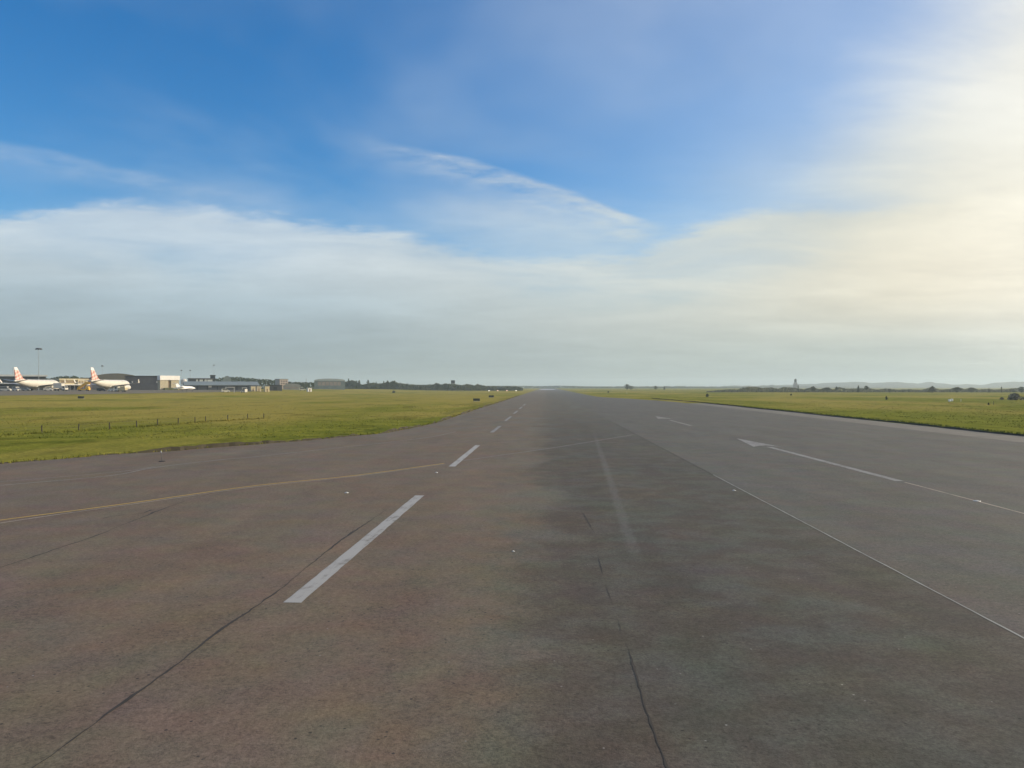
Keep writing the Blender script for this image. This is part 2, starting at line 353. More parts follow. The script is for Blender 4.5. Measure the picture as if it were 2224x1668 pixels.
    hs = T.node('ShaderNodeHueSaturation'); T.put(hs.inputs['Color'], c)
    v = T.m('ADD', T.m('ADD', T.lin(grit, 0.3, 0.7, 0.52, 1.16), T.lin(gritc, 0.3, 0.7, -0.16, 0.20)), T.lin(lane, 0.3, 0.7, -0.10, 0.12))
    v = T.m('ADD', v, T.ss(vor.outputs['Distance'], 0.22, 0.05, 0.0, 0.22))
    T.put(hs.inputs['Value'], T.m('ADD', v, T.lin(blot2, 0.3, 0.7, -0.06, 0.10))); T.put(b.inputs['Base Color'], hs.outputs[0])
    b.inputs['Roughness'].default_value = 0.88; b.inputs['Specular IOR Level'].default_value = 0.28
    bp = T.node('ShaderNodeBump'); bp.inputs['Strength'].default_value = 0.35; bp.inputs['Distance'].default_value = 0.02
    T.put(bp.inputs['Height'], grit); T.put(b.inputs['Normal'], bp.outputs[0])
    return m
M['asphalt'] = asphalt_mat('runway_asphalt'); M['apron'] = asphalt_mat('apron_asphalt', (1.25, 1.2, 1.1), False)

def worn_paint(name, col, cover, under=(0.15, 0.135, 0.125), sc=3.0):
    m = bpy.data.materials.new(name); m.use_nodes = True; T = NT(m.node_tree); b = m.node_tree.nodes['Principled BSDF']
    g = T.node('ShaderNodeNewGeometry'); P = g.outputs['Position']
    mp_ = T.node('ShaderNodeMapping'); T.put(mp_.inputs[0], P); mp_.inputs['Scale'].default_value = (3.2, 0.35, 1)
    n = T.m('ADD', T.m('MULTIPLY', T.noise(P, sc * 2, 6, 0.7, 0.4), 0.45), T.m('MULTIPLY', T.noise(mp_.outputs[0], sc, 5, 0.65, 0.2), 0.55)); n2 = T.noise(P, 0.5, 3, 0.5)
    k = T.m('ADD', T.m('MULTIPLY', n, 0.7), T.m('MULTIPLY', n2, 0.3))
    f = T.ss(k, 0.5 + 0.18 - cover * 0.36, 0.5 + 0.30 - cover * 0.36, 1.0, 0.0) if False else T.ss(k, 0.72 - cover * 0.5, 0.56 - cover * 0.5)
    T.put(b.inputs['Base Color'], T.mix(T.m('SUBTRACT', 1.0, f), under, col)); b.inputs['Roughness'].default_value = 0.8; b.inputs['Specular IOR Level'].default_value = 0.3
    return m
M['dash'] = worn_paint('white_line_paint', (0.38, 0.365, 0.34), 0.40, (0.19, 0.175, 0.155), 1.4)
M['dash_worn'] = worn_paint('worn_white_paint', (0.27, 0.262, 0.245), 0.34)
M['yline'] = worn_paint('yellow_line_paint', (0.46, 0.31, 0.08), 0.50)
M['pline'] = worn_paint('faded_line_paint', (0.34, 0.28, 0.22), 0.40)
M['faint'] = worn_paint('faint_line_paint', (0.26, 0.24, 0.21), 0.30)
M['crack'] = mat('bitumen_crack', (0.040, 0.033, 0.026), 0.9, 0.3, 2.0)
M['seal'] = worn_paint('pale_joint_sealant', (0.34, 0.34, 0.30), 0.46, (0.08, 0.075, 0.07), 1.2)
M['soil'] = mat('bare_soil', (0.150, 0.132, 0.106), 0.95, 0.2, 0.5, bump=0.3)
M['turf_edge'] = mat('turf_edge_soil', (0.048, 0.041, 0.024), 0.95, 0.3, 1.0)
M['sky_sheen'] = mat('runway_sky_sheen', (0.42, 0.43, 0.43), 0.7, 0.06, 0.05)  # sky reflection on the distant runway, put into the colour
M['hill'] = mat('wooded_hill', (0.055, 0.070, 0.050), 0.95, 0.25, 0.006)

def leaf_mat(name, a, b_):
    m = bpy.data.materials.new(name); m.use_nodes = True; T = NT(m.node_tree); b = m.node_tree.nodes['Principled BSDF']
    g = T.node('ShaderNodeNewGeometry'); n = T.noise(g.outputs['Position'], 0.9, 3, 0.6)
    oi = T.node('ShaderNodeObjectInfo')
    T.put(b.inputs['Base Color'], T.mix(T.m('ADD', T.m('MULTIPLY', T.ss(n, 0.3, 0.7), 0.7), T.m('MULTIPLY', oi.outputs['Random'], 0.3)), a, b_)); b.inputs['Roughness'].default_value = 0.8
    b.inputs['Specular IOR Level'].default_value = 0.2
    return m
M['leaf'] = leaf_mat('dark_leaves', (0.022, 0.036, 0.018), (0.060, 0.080, 0.030))
M['leaf_olive'] = leaf_mat('olive_leaves', (0.045, 0.055, 0.025), (0.105, 0.110, 0.050))
M['leaf_dry'] = leaf_mat('grey_brown_leaves', (0.11, 0.10, 0.065), (0.20, 0.18, 0.12))
M['bark'] = mat('bark', (0.06, 0.05, 0.04), 0.9, 0.2, 3.0)

# ------------------------------------------------------------------ ground
def sst(t): t = max(0.0, min(1.0, t)); return t * t * (3 - 2 * t)
def terrain(x, y):
    return 2.9 * sst((-115 - x) / 120.0) * (1 - sst((y - 650) / 900.0))
def grid_obj(name, xs, ys, dz, m):
    vs = [(x, y, terrain(x, y) + dz) for y in ys for x in xs]; n = len(xs)
    fs = [(j * n + i, j * n + i + 1, (j + 1) * n + i + 1, (j + 1) * n + i) for j in range(len(ys) - 1) for i in range(n - 1)]
    o = np_obj(name, vs, fs, m); o.data.polygons.foreach_set('use_smooth', [True] * len(fs))
    return o
xs = [-9000, -5000, -3000, -1800, -1200, -900, -700, -500, -400, -320] + list(range(-260, -99, 8)) + [-60, -30, 0, 30, 60, 120, 300, 700, 1500, 3000, 5000, 9000]
ys = [-400, -200, -50] + list(range(0, 700, 25)) + list(range(700, 1600, 60)) + [1700, 2000, 2600, 3500, 5000, 7000, 9500]
tag(grid_obj('grass_field', xs, ys, 0.0, M['grass']), 'flat green and yellowish grass airfield around the runway', 'grass field', kind='structure')

def flat(name, pts, z, m, label=None, cat=None):
    bm = BM(); f = bm.faces.new([bm.verts.new((p[0], p[1], z)) for p in pts]); bm.normal_update()
    if f.normal.z < 0: bmesh.ops.reverse_faces(bm, faces=[f])
    bmesh.ops.triangulate(bm, faces=bm.faces[:])
    return tag(mesh_obj(name, bm, m), label, cat, kind='structure')

def crom(P, n=6):
    out = []
    for i in range(len(P) - 1):
        p0, p1, p2, p3 = (np.array(P[max(0, min(len(P) - 1, k))], float) for k in (i - 1, i, i + 1, i + 2))
        for t in np.linspace(0, 1, n, endpoint=False):
            out.append(tuple(0.5 * ((2 * p1) + (-p0 + p2) * t + (2 * p0 - 5 * p1 + 4 * p2 - p3) * t ** 2 + (-p0 + 3 * p1 - 3 * p2 + p3) * t ** 3)))
    out.append(tuple(P[-1])); return out

Lpix = [(0, 1008), (210, 990), (354, 981), (560, 965), (654, 958), (770, 947), (838, 940), (907, 927), (965, 912.5), (1041, 887), (1077, 876)]
L0 = [gp(*p) for p in Lpix]
d0 = (np.array(L0[0]) - np.array(L0[2])); d0 = d0 / np.linalg.norm(d0)
LEFT = [tuple(np.array(L0[0]) + d0 * 110), tuple(np.array(L0[0]) + d0 * 50)] + L0 + [(-15.3, 290), (-15.4, 360), (-15.4, 600)]
LEFT = crom(LEFT, 6)
LEFT = [(x + random.uniform(-.12, .12), y + random.uniform(-.12, .12)) for x, y in LEFT]
RIGHT = [(42.5, -120), (42.5, 20)] + [(42.5 + random.uniform(-.15, .15), y) for y in range(30, 236, 6)] + crom([(42.4, 240), (41.5, 262), (39, 288), (35, 320), (30.5, 345), (28, 362), (26, 380), (25.2, 400), (25, 440)], 4)
flat('runway', LEFT + [(-15.4, 2400), (25, 2400)] + RIGHT[::-1] + [(-110, -120)], 0.02, M['asphalt'], 'wide worn brown and grey asphalt runway with a taxiway joining from the left', 'runway')
# far section of the runway, sky sheen painted in as pale colour, and the paler end of the turning area
flat('runway_far_section', [(-12, 1250), (15, 1250), (15, 1700), (-12, 1700)], 0.026, M['sky_sheen'], 'far stretch of the runway near the horizon with sky sheen painted pale', 'runway')
# apron on the left, following the ground
axs = [-760, -600, -480, -400, -320] + list(range(-260, -187, 8)); ays = [60, 100] + list(range(125, 530, 25))
tag(grid_obj('apron', axs, ays, 0.06, M['apron']), 'grey parking apron under the two airliners', 'apron', kind='structure')
# bare strip and turf bank on the right
yy = [-100] + list(range(0, 236, 6))
flat('soil_strip', [(42.3, y) for y in yy] + [(48.0 + random.uniform(-.25, .25), y) for y in yy[::-1]], 0.012, M['soil'], 'bare pale soil strip between runway edge and right grass', 'soil strip')
def bank(name, pts, h, wid, label):
    bm = BM(); A = [bm.verts.new((x, y, 0.0)) for x, y in pts]
    B = [bm.verts.new((x + 0.10, y, h * random.uniform(.7, 1.2))) for x, y in pts]; C = [bm.verts.new((x + wid, y, h * 0.9)) for x, y in pts]; D = [bm.verts.new((x + wid + 6, y, -0.02)) for x, y in pts]
    for i in range(len(pts) - 1):
        bm.faces.new((A[i], A[i + 1], B[i + 1], B[i])).material_index = 1
        bm.faces.new((B[i], B[i + 1], C[i + 1], C[i])); bm.faces.new((C[i], C[i + 1], D[i + 1], D[i]))
    bmesh.ops.recalc_face_normals(bm, faces=bm.faces[:])
    return tag(mesh_obj(name, bm, [M['grass'], M['turf_edge']]), label, 'turf bank', kind='structure')
bpts = [(48.2 + 0.25 * math.sin(y * .13) + random.uniform(-.12, .12), y) for y in np.arange(-60, 250, 2.0)] + [(48.4 - (y - 250) * .05 + random.uniform(-.2, .2), y) for y in np.arange(250, 330, 3.0)]
bank('turf_bank', bpts, 0.20, 5.0, 'low dark edged turf bank along the right side of the runway')

def lip(name, pts, label):
    bm = BM(); rows = []; k = .6; P = [np.array(p) for p in pts]
    for i, p in enumerate(P):
        t = P[min(i + 1, len(P) - 1)] - P[max(i - 1, 0)]; t /= np.linalg.norm(t) + 1e-9; nrm = np.array((-t[1], t[0])); k = min(1.3, max(0.05, k + random.gauss(0, .22)))
        o = nrm * random.uniform(-.12, .12); h = .27 * k
        rows.append([bm.verts.new((*(p + o + nrm * a), z)) for a, z in ((-.02, 0.0), (.06, h), (1.2, h * .9), (4.5, -.03))])
    for a, b in zip(rows, rows[1:]):
        for j in range(3): bm.faces.new((a[j], b[j], b[j + 1], a[j + 1])).material_index = 1 if j == 0 else 0
    bmesh.ops.recalc_face_normals(bm, faces=bm.faces[:])
    return tag(mesh_obj(name, bm, [M['grass'], M['turf_edge']]), label, 'turf bank', kind='structure')
lip('turf_edge', [p for a, b in zip(LEFT, LEFT[1:]) if a[1] < 420 for p in [tuple(np.array(a) + (np.array(b) - np.array(a)) * q / max(1, int(np.hypot(b[0] - a[0], b[1] - a[1]) / .5))) for q in range(max(1, int(np.hypot(b[0] - a[0], b[1] - a[1]) / .5)))]], 'broken dark turf lip along the left grass edge')

# ------------------------------------------------------------------ markings
def ribbon(name, pts, w, z, m, label, cat='painted line', jit=0.0, wj=0.0):
    bm = BM(); P = [np.array(p[:2], float) for p in pts]; prev = None
    for i, p in enumerate(P):
        t = P[min(i + 1, len(P) - 1)] - P[max(i - 1, 0)]; t /= np.linalg.norm(t); nrm = np.array((-t[1], t[0]))
        ww = (w[i] if isinstance(w, (list, tuple)) else w) * (1 + random.uniform(-wj, wj)) / 2; q = p + nrm * random.uniform(-jit, jit)
        a = bm.verts.new((*(q + nrm * ww), z)); b = bm.verts.new((*(q - nrm * ww), z))
        if prev: bm.faces.new((prev[0], prev[1], b, a))
        prev = (a, b)
    bmesh.ops.recalc_face_normals(bm, faces=bm.faces[:])
    if bm.faces and bm.faces[0].normal.z < 0: bmesh.ops.reverse_faces(bm, faces=bm.faces[:])
    return tag(mesh_obj(name, bm, m), label, cat, kind='structure')
def resample(P, step):
    P = [np.array(p, float) for p in P]; out = [P[0]]
    for a, b in zip(P, P[1:]):
        n = max(1, int(np.linalg.norm(b - a) / step))
        out += [a + (b - a) * k / n for k in range(1, n + 1)]
    return out
dl = ['nearest and longest white dash on the asphalt', 'second nearest white dash, just past the yellow line', 'third white dash up the runway, patchy', 'fourth white dash up the runway', 'fifth white dash up the runway', 'sixth white dash up the runway', 'seventh white dash, small and far']
for i, (y0, y1) in enumerate([(17.5, 35), (47.8, 65.3), (83.5, 97), (112, 129), (142, 159), (172, 190), (204, 222)]):
    ribbon('white_dash_marking', resample([(-5.86 - i * .05, y0), (-5.8 - i * .05, y1)], .5), 0.42, 0.026, M['dash'] if i < 2 else M['dash_worn'], dl[i], jit=.006, wj=.05)
ribbon('white_shaft_marking', resample([(18.62, 41.5), (18.4, 64.5)], 1.0), 0.46, 0.026, M['dash_worn'], 'pale arrow shaft painted on the right half of the runway', wj=.06)
def arrow(y0, y1, x, hw, lab):
    flat('arrowhead_marking', [(x, y1), (x - hw, y0), (x - hw * .3, y0 + (y1 - y0) * .12), (x + hw * .3, y0 + (y1 - y0) * .12), (x + hw, y0)], 0.0265, M['dash_worn' if y0 < 90 else 'faint'], lab, 'painted line')
arrow(64.6, 75, 18.3, 1.15, 'pale painted arrowhead on the right half of the runway')
ribbon('white_shaft_marking', resample([(18.45, 99), (18.4, 116)], 1.0), 0.46, 0.026, M['faint'], 'farther pale arrow shaft beyond the first painted arrow', wj=.06)
arrow(120, 131, 18.4, 1.15, 'farther small pale arrowhead beyond the first painted arrow')
ribbon('thin_line_marking', resample([(18.9, 8), (18.66, 41)], 1.0), 0.13, 0.0255, M['pline'], 'thin pale line leading to the painted arrow', wj=.2)
yl = crom([gp(*p) for p in [(-160, 1155), (0, 1131), (185, 1107), (319, 1088.6), (560, 1055), (770, 1033.5), (965, 1007)]], 6)
ribbon('yellow_line_marking', yl, 0.16, 0.0262, M['yline'], 'yellow taxiway line crossing the left of the asphalt', wj=.1)
yl2 = crom([gp(*p) for p in [(-160, 1163), (0, 1137.5), (130, 1118), (319, 1091.5), (560, 1057.5), (770, 1035.5), (965, 1009)]], 6)
ribbon('pale_line_marking', yl2, 0.12, 0.0268, M['pline'], 'pale worn line beside the yellow taxiway line', wj=.15)
ribbon('pale_line_marking', crom([gp(*p) for p in [(985, 1004), (1081.5, 990), (1188.6, 975), (1282, 960), (1373, 945)]], 5), 0.13, 0.0256, M['faint'], 'faint end of the taxiway line across the dark lane', wj=.2)
ribbon('faint_line_marking', crom([gp(*p) for p in [(-150, 1068), (0, 1055), (238, 1034), (337, 1016), (481, 999), (560, 992), (770, 969), (828, 963), (932, 950), (990, 938)]], 5), 0.14, 0.0258, M['faint'], 'faint pale line near the left grass edge', wj=.25)
ribbon('faint_line_marking', crom([gp(*p) for p in [(-100, 1054), (0, 1047), (150, 1035), (270, 1024), (337, 1014)]], 5), 0.10, 0.0254, M['faint'], 'second faint line close to the left grass edge', wj=.25)
# joints and cracks
def crack(pix, w, lab, jit=.03, step=.35, kmin=.22):
    P = resample([gp(*p) for p in pix], step)
    ws, k = [], .6
    for _ in P:
        k = min(1.5, max(kmin, k + random.gauss(0, .2))); ws.append(w * max(.015, k))
    ribbon('pavement_crack', P, ws, 0.0252, M['crack'], lab, 'crack', jit, .3)
crack([(30, 1702), (82, 1665), (183, 1592), (254, 1538.5), (378, 1451), (477, 1372), (530, 1337), (624, 1270.5), (643.5, 1252.6), (737, 1177), (840, 1108)], .055, 'long dark crack in the lower left asphalt beside the nearest dash', .02, .22)
crack([(-60, 1258), (0, 1235), (134, 1190), (223, 1160), (342, 1110.6), (400, 1090), (468, 1070)], .085, 'dark crack below the yellow line at far left', .03)
crack([(222, 1127), (245, 1122), (272, 1119.5)], .12, 'short dark crack above the longer left crack', .05)
crack([(288, 1118), (312, 1115), (330, 1108)], .10, 'tiny dark crack touching the longer left crack', .05)
crack([(1462, 1702), (1447, 1663), (1427, 1615), (1399, 1530), (1390.6, 1502), (1368, 1423), (1348, 1369), (1334, 1324), (1317, 1276), (1300, 1214)], .032, 'broken dark crack in the lower middle asphalt', .012, .15, -.3)
crack([(1292, 1160), (1286, 1150), (1267, 1116)], .04, 'short dark crack above the lower middle crack', .01)
ribbon('joint_line', resample([(9.45, 6), (9.42, 44)], .5), .045, 0.0262, M['seal'], 'thin pale joint line running along the right edge of the dark lane', 'joint line', .008, .3)
ribbon('joint_line', resample([(9.40, 44), (9.25, 105)], .8), .07, 0.0262, M['crack'], 'dark far end of the joint line beyond the pale stretch', 'joint line', .03, .5)

# ------------------------------------------------------------------ grass tufts (edges and field)
def tufts(name, centres, hmin, hmax, m, label, spread=.18, blades=5):
    n = len(centres); C = np.repeat(np.array(centres), blades, axis=0); k = len(C)
    C = C + np.c_[RNG.normal(0, spread, (k, 2)), np.zeros(k)]
    a = RNG.uniform(0, 2 * np.pi, k); w = RNG.uniform(.02, .07, k) * (1 + spread); h = RNG.uniform(hmin, hmax, k)
    dx, dy = np.cos(a) * w, np.sin(a) * w
    tip = C + np.c_[RNG.normal(0, .3, k) * h, RNG.normal(0, .3, k) * h, h]
    V = np.empty((k * 3, 3)); V[0::3] = C + np.c_[dx, dy, np.full(k, -.02)]; V[1::3] = C - np.c_[dx, dy, np.full(k, .02)]; V[2::3] = tip
    me = bpy.data.meshes.new(name); me.vertices.add(k * 3); me.vertices.foreach_set('co', V.ravel())
    me.loops.add(k * 3); me.loops.foreach_set('vertex_index', np.arange(k * 3)); me.polygons.add(k); me.polygons.foreach_set('loop_start', np.arange(0, k * 3, 3)); me.polygons.foreach_set('loop_total', np.full(k, 3))
    me.update(); me.materials.append(m); o = bpy.data.objects.new(name, me); COL.objects.link(o)
    return tag(o, label, 'grass', kind='stuff')
LP = resample([p for p in LEFT if p[1] < 420], .16)
def side(p, q, s): t = q - p; t /= np.linalg.norm(t) + 1e-9; return np.array((-t[1], t[0])) * s
edge = []
for i in range(len(LP) - 1):
    nrm = side(LP[i], LP[i + 1], 1.0)
    if random.random() < .75:
        q = LP[i] + nrm * (abs(random.gauss(0, .35)) - .05); edge.append((q[0], q[1], 0.0))
tufts('edge_grass', edge, .08, .24, M['tuft'], 'ragged tufts of grass along the left edge of the asphalt', .12, 7)
redge = [(x + random.uniform(0, .6), y + random.uniform(-1, 1), .2) for x, y in bpts if 15 < y < 330 for _ in range(6)]
tufts('edge_grass', redge, .08, .25, M['tuft'], 'ragged tufts of grass along the right turf bank', .15, 6)
def inside_left(x, y):                                              # left of the pavement edge
    return True
LA = np.array([p for p in LEFT]); order = np.argsort(LA[:, 1]); 
field = []
from mathutils.geometry import intersect_point_line
def left_dist(x, y):
    i = int(np.argmin((LA[:, 0] - x) ** 2 + (LA[:, 1] - y) ** 2)); j = min(i + 1, len(LA) - 1); i0 = max(0, j - 1)
    t = LA[j] - LA[i0]; return (t[0] * (y - LA[i0][1]) - t[1] * (x - LA[i0][0])) / (np.linalg.norm(t) + 1e-9)
while len(field) < 2600:
    D = 75 * (230 / 75) ** random.random(); u = random.uniform(-60, 1120); x, y = at(u, D)
    if left_dist(x, y) > .3 and left_dist(x, y) < 400: field.append((x, y, terrain(x, y)))
tufts('field_grass', field, .04, .14, M['tuft'], 'scattered grass tufts across the left field', .5, 5)
rf = []
while len(rf) < 1200:
    D = 70 * (260 / 70) ** random.random(); u = random.uniform(1450, 2290); x, y = at(u, D)
    if x > 49: rf.append((x, y, 0.05))
tufts('field_grass', rf, .04, .14, M['tuft'], 'scattered grass tufts across the right field', .5, 5)

# ------------------------------------------------------------------ fence and small field things
def fence():
    px = [(-2, 946), (91, 941), (171, 937), (238, 932.5), (297, 928), (342.5, 924.5), (387, 921.5), (424, 918.5), (447, 916.5), (495, 913.5), (538, 911), (573, 909)]
    P = [gp(*p) for p in px]; o = P[1]
    r = thing('wire_fence', 'low fence of thin dark wooden posts standing in the left grass', 'fence', (*o, 0))
    for i, (x, y) in enumerate(P):
        bm = BM(); h = .86 + random.uniform(-.06, .05); lx = random.uniform(-.04, .04)
        tube(bm, (x - o[0], y - o[1], -.15), (x - o[0] + lx, y - o[1], h), .07, .06, 7)
        mesh_obj('post', bm, M['wood'], r)
    for hh in (.45, .78):
        bm = BM()
        for a, b in zip(P, P[1:]):
            tube(bm, (a[0] - o[0], a[1] - o[1], hh), (b[0] - o[0], b[1] - o[1], hh), .006, .006, 4, False)
        mesh_obj('wire', bm, M['darksteel'], r)
    tf = []
    for a, b in zip(P, P[1:]):
        for _ in range(28):
            t = random.random(); tf.append((a[0] + (b[0] - a[0]) * t + random.gauss(0, .3), a[1] + (b[1] - a[1]) * t - .2 + random.gauss(0, .3), 0))
    tufts('fence_grass', tf, .1, .32, M['tuft'], 'taller uncut grass along the foot of the fence', .15, 6)
fence()

def marker_stake(u, v, lab):
    x, y = gp(u, v); r = thing('edge_stake', lab, 'marker', (x, y, .02))
    b = BM(); tube(b, (0, 0, 0), (0, 0, .05), .22, .18, 14); mesh_obj('base', b, M['black'], r)
    b = BM(); tube(b, (0, 0, .05), (-.06, 0, .62), .018, .014, 8); mesh_obj('stem', b, M['darksteel'], r)
    b = BM(); tube(b, (-.06, 0, .6), (-.07, 0, .72), .04, .03, 10); mesh_obj('lens', b, M['steel'], r)
marker_stake(352, 1003, 'thin stake on a dark round base at the left asphalt edge')

def guidance_sign(u, v, wpx, hpx, lab, depth=None):
    D = depth or FPX * EYE / (v - HV); x, y = at(u, D); z = terrain(x, y); w, h = wpx * D / FPX, hpx * D / FPX
    r = thing('guidance_sign', lab, 'sign', (x, y, z), YAW + R(-8), 'guidance signs in the left grass')
    bxo('panel', (-w / 2, w / 2, -.13, .13, h * .22, h), M['sign'], r, .02)
    bxo('face', (-w / 2 + .06, w / 2 - .06, -.142, -.131, h * .28, h - .06), mat('sign_face', (.045, .048, .03), .5, .2, 2.0), r)
    for s in (-.36, 0, .36):
        bm = BM(); tube(bm, (w * s, 0, 0), (w * s, 0, h * .24), .05, .05, 8); mesh_obj('leg', bm, M['steel'], r)
    bxo('footing', (-w / 2 - .1, w / 2 + .1, -.3, .3, -.1, .05), M['conc'], r)
guidance_sign(1035, 872, 14.5, 6.5, 'larger dark sign panel in the grass left of the runway')
guidance_sign(1067, 864, 11, 5.5, 'smaller, farther dark sign panel beside the runway edge')
guidance_sign(176, 867, 14, 5.8, 'dark sign panel at the apron edge in front of the second airliner', 262)

def approach_light(u, v, kind, lab):
    D = 820; x, y = at(u, D); r = thing('approach_light', lab, 'runway light', (x, y, 0), 0, 'row of four lit approach light units')
    bxo('housing', (-.65, .65, -.6, .6, .55, 1.25), M['white'], r, .06)
    bm = BM()
    for sx in (-.35, .35): tube(bm, (sx, -.61, .9), (sx, -.66, .9), .26, .24, 14)
    mesh_obj('lens', bm, emit('lamp_' + kind, (1, .93, .82) if kind == 'white' else (1, .55, .42), 3.0), r)
    for sx in (-.45, .45):
        for sy in (-.4, .4):
            bm = BM(); tube(bm, (sx, sy, 0), (sx, sy, .56), .05, .05, 6); mesh_obj('leg', bm, M['steel'], r)
for u, k, l in ((1062, 'white', 'leftmost of the four lit white runway light boxes'), (1081, 'reddish', 'second from left of the four lit light boxes, reddish'), (1101, 'reddish', 'third from left of the four lit light boxes, reddish'), (1121, 'white', 'lit white light box nearest the runway edge')):
    approach_light(u, 850, k, l)

def inset_light(u, v, lab, r_=.10):
    x, y = gp(u, v); r = thing('inset_light', lab, 'runway light', (x, y, .02), 0, 'lights set flush in the asphalt')
    b = BM(); tube(b, (0, 0, -.02), (0, 0, .012), r_, r_ * .9, 16); mesh_obj('rim', b, M['steel'], r)
    b = BM(); tube(b, (0, 0, .012), (0, 0, .03), r_ * .62, r_ * .4, 12); mesh_obj('lens', b, M['white'], r)
inset_light(753, 1071, 'small white flush light left of the dashes', .11)
inset_light(948, 1027, 'small flush light in the gap before the second white dash', .10)
inset_light(1594, 1066, 'round flush light at the corner of the dark lane', .10)
inset_light(1115, 1199, 'small flush light in the middle of the asphalt', .05)
inset_light(2121, 1089, 'flat white flush light above the right thin line', .16)

def box_light(u, v, lab):
    x, y = gp(u, v); r = thing('marker_box', lab, 'marker', (x, y, 0), YAW + R(48), 'white boxes in the right grass')
    bxo('cabinet', (-.38, .38, -.30, .30, .2, .85), M['jet'], r, .04)
    bxo('lid', (-.41, .41, -.33, .33, .852, .90), M['jet'], r, .01)
    for s in (-.25, .25): bxo('leg', (s - .04, s + .04, -.04, .04, -.05, .25), M['steel'], r)
box_light(2062, 873, 'left of the two white boxes in the right grass'); box_light(2067.5, 872, 'right of the two white boxes in the right grass')
def marker_post(u, v, h, m, lab, cat='marker'):
    x, y = gp(u, v); r = thing('marker_post', lab, cat, (x, y, 0), 0)
    b = BM(); tube(b, (0, 0, -.1), (0, 0, h), .07, .06, 8); mesh_obj('post', b, m, r)
    b = BM(); tube(b, (0, 0, h), (0, 0, h + .14), .09, .03, 8); mesh_obj('cap', b, m, r)
marker_post(2087, 872, .7, M['white'], 'pale upright post right of the two white boxes')
marker_post(1361, 855, 1.4, M['white'], 'small white post in the grass beyond the pavement end')
marker_post(2158, 879, .9, M['wood'], 'dark short post in the right grass near the frame edge')

# ------------------------------------------------------------------ vegetation
def crown_mesh(name, w, h, base, shape, n, m, leaf=.55):
    pts = []
    nl = max(5, n // 45); lobes = []
    for i in range(nl):
        t = (i + .5) / nl
        rad = {'cone': .52 * (1 - t) ** .8 + .05, 'round': .5 * math.sqrt(max(.05, 1 - (2 * t - 1) ** 2)), 'bush': .5 * (1 - t * t * .75), 'umbrella': .5 * (1 - abs(t - .45) * .9), 'column': .5 * (1 - abs(2 * t - .85) ** 3 * .5)}[shape]
        a = i * 2.399; rr = rad * random.uniform(.25, .75)
        lobes.append((math.cos(a) * rr * w, math.sin(a) * rr * w, base + (h - base) * (.06 + .9 * t), rad * w * random.uniform(.5, .8)))
    V, F = [], []
    for i in range(n):
        lx, ly, lz, lr = random.choice(lobes); d = Vector((random.gauss(0, 1), random.gauss(0, 1), random.gauss(0, 1))).normalized() * lr * random.uniform(.6, 1.0)
        c = Vector((lx + d.x, ly + d.y, lz + d.z * .75)); 
        if c.z < base * .8: c.z = base * .8
        a = Vector((random.gauss(0, 1), random.gauss(0, 1), random.gauss(0, 1))).normalized(); b = a.orthogonal().normalized(); s = leaf * random.uniform(.5, 1.2)
        k = len(V); V += [c + a * s, c + b * s * .7, c - a * s, c - b * s * .7]; F.append((k, k + 1, k + 2, k + 3))
    me = bpy.data.meshes.new(name); me.from_pydata([tuple(v) for v in V], [], F); me.materials.append(m); return me
def trunk_mesh(h, r):
    bm = BM(); tube(bm, (0, 0, -.3), (0, 0, h * .55), r, r * .7, 7); tube(bm, (0, 0, h * .5), (h * .03, 0, h * .85), r * .7, r * .25, 6)
    for a in (0.4, 2.3, 4.4): tube(bm, (0, 0, h * .42), (math.cos(a) * h * .16, math.sin(a) * h * .16, h * .7), r * .42, r * .15, 5)
    me = bpy.data.meshes.new('trunk'); bm.to_mesh(me); bm.free(); me.materials.append(M['bark']); return me
KINDS = {}
def kind_mesh(shape, mk):
    if (shape, mk) not in KINDS:
        w, h, base = {'cone': (5, 12, 1.2), 'round': (9, 10, 1.8), 'umbrella': (9, 12, 6.5), 'column': (3.2, 12, .8), 'bush': (7, 5, .3)}[shape]
        KINDS[(shape, mk)] = (crown_mesh('crown', w, h, base, shape, 620, M[mk], .6), trunk_mesh(h, .28), h)
    return KINDS[(shape, mk)]
def tree(u, depth, vtop, shape, label, mk='leaf', wf=1.0, name='tree', group=None, cat='tree'):
    cm, tm, h0 = kind_mesh(shape, mk); x, y = at(u, depth); z = terrain(x, y); s = (zat(vtop, depth) - z) / h0
    r = thing(name, label, cat, (x, y, z), random.uniform(0, 6), group); r.scale = (s * wf, s * wf, s)
    for nm, me in (('crown', cm), ('trunk', tm)):
        o = bpy.data.objects.new(nm, me); COL.objects.link(o); o.parent = r
    return r
def wood(name, prof, depth, thick, m, label, n, leaf=1.0, ground=None):
    """a belt of trees that reads as one mass: prof = (u, vtop) skyline"""
    V, F = [], []; us = [p[0] for p in prof]; vs_ = [p[1] for p in prof]
    for i in range(n):
        u = random.uniform(us[0], us[-1]); D = depth + random.random() * thick; x, y = at(u, D); z0 = terrain(x, y)
        top = max(.8, zat(np.interp(u, us, vs_), depth) - z0) * random.uniform(.86, 1.04)
        zz = z0 + top * (1 - random.random() ** 1.6 * 1.0); a = Vector((random.gauss(0, 1), random.gauss(0, 1), random.gauss(0, 1))).normalized(); b = a.orthogonal().normalized()
        s = leaf * random.uniform(.5, 1.2); c = Vector((x, y, max(zz - s * .6, z0 + .2))); k = len(V)
        V += [c + a * s, c + b * s * .7, c - a * s, c - b * s * .7]; F.append((k, k + 1, k + 2, k + 3))
    o = np_obj(name, V, F, m); return tag(o, label, 'tree belt', kind='stuff')

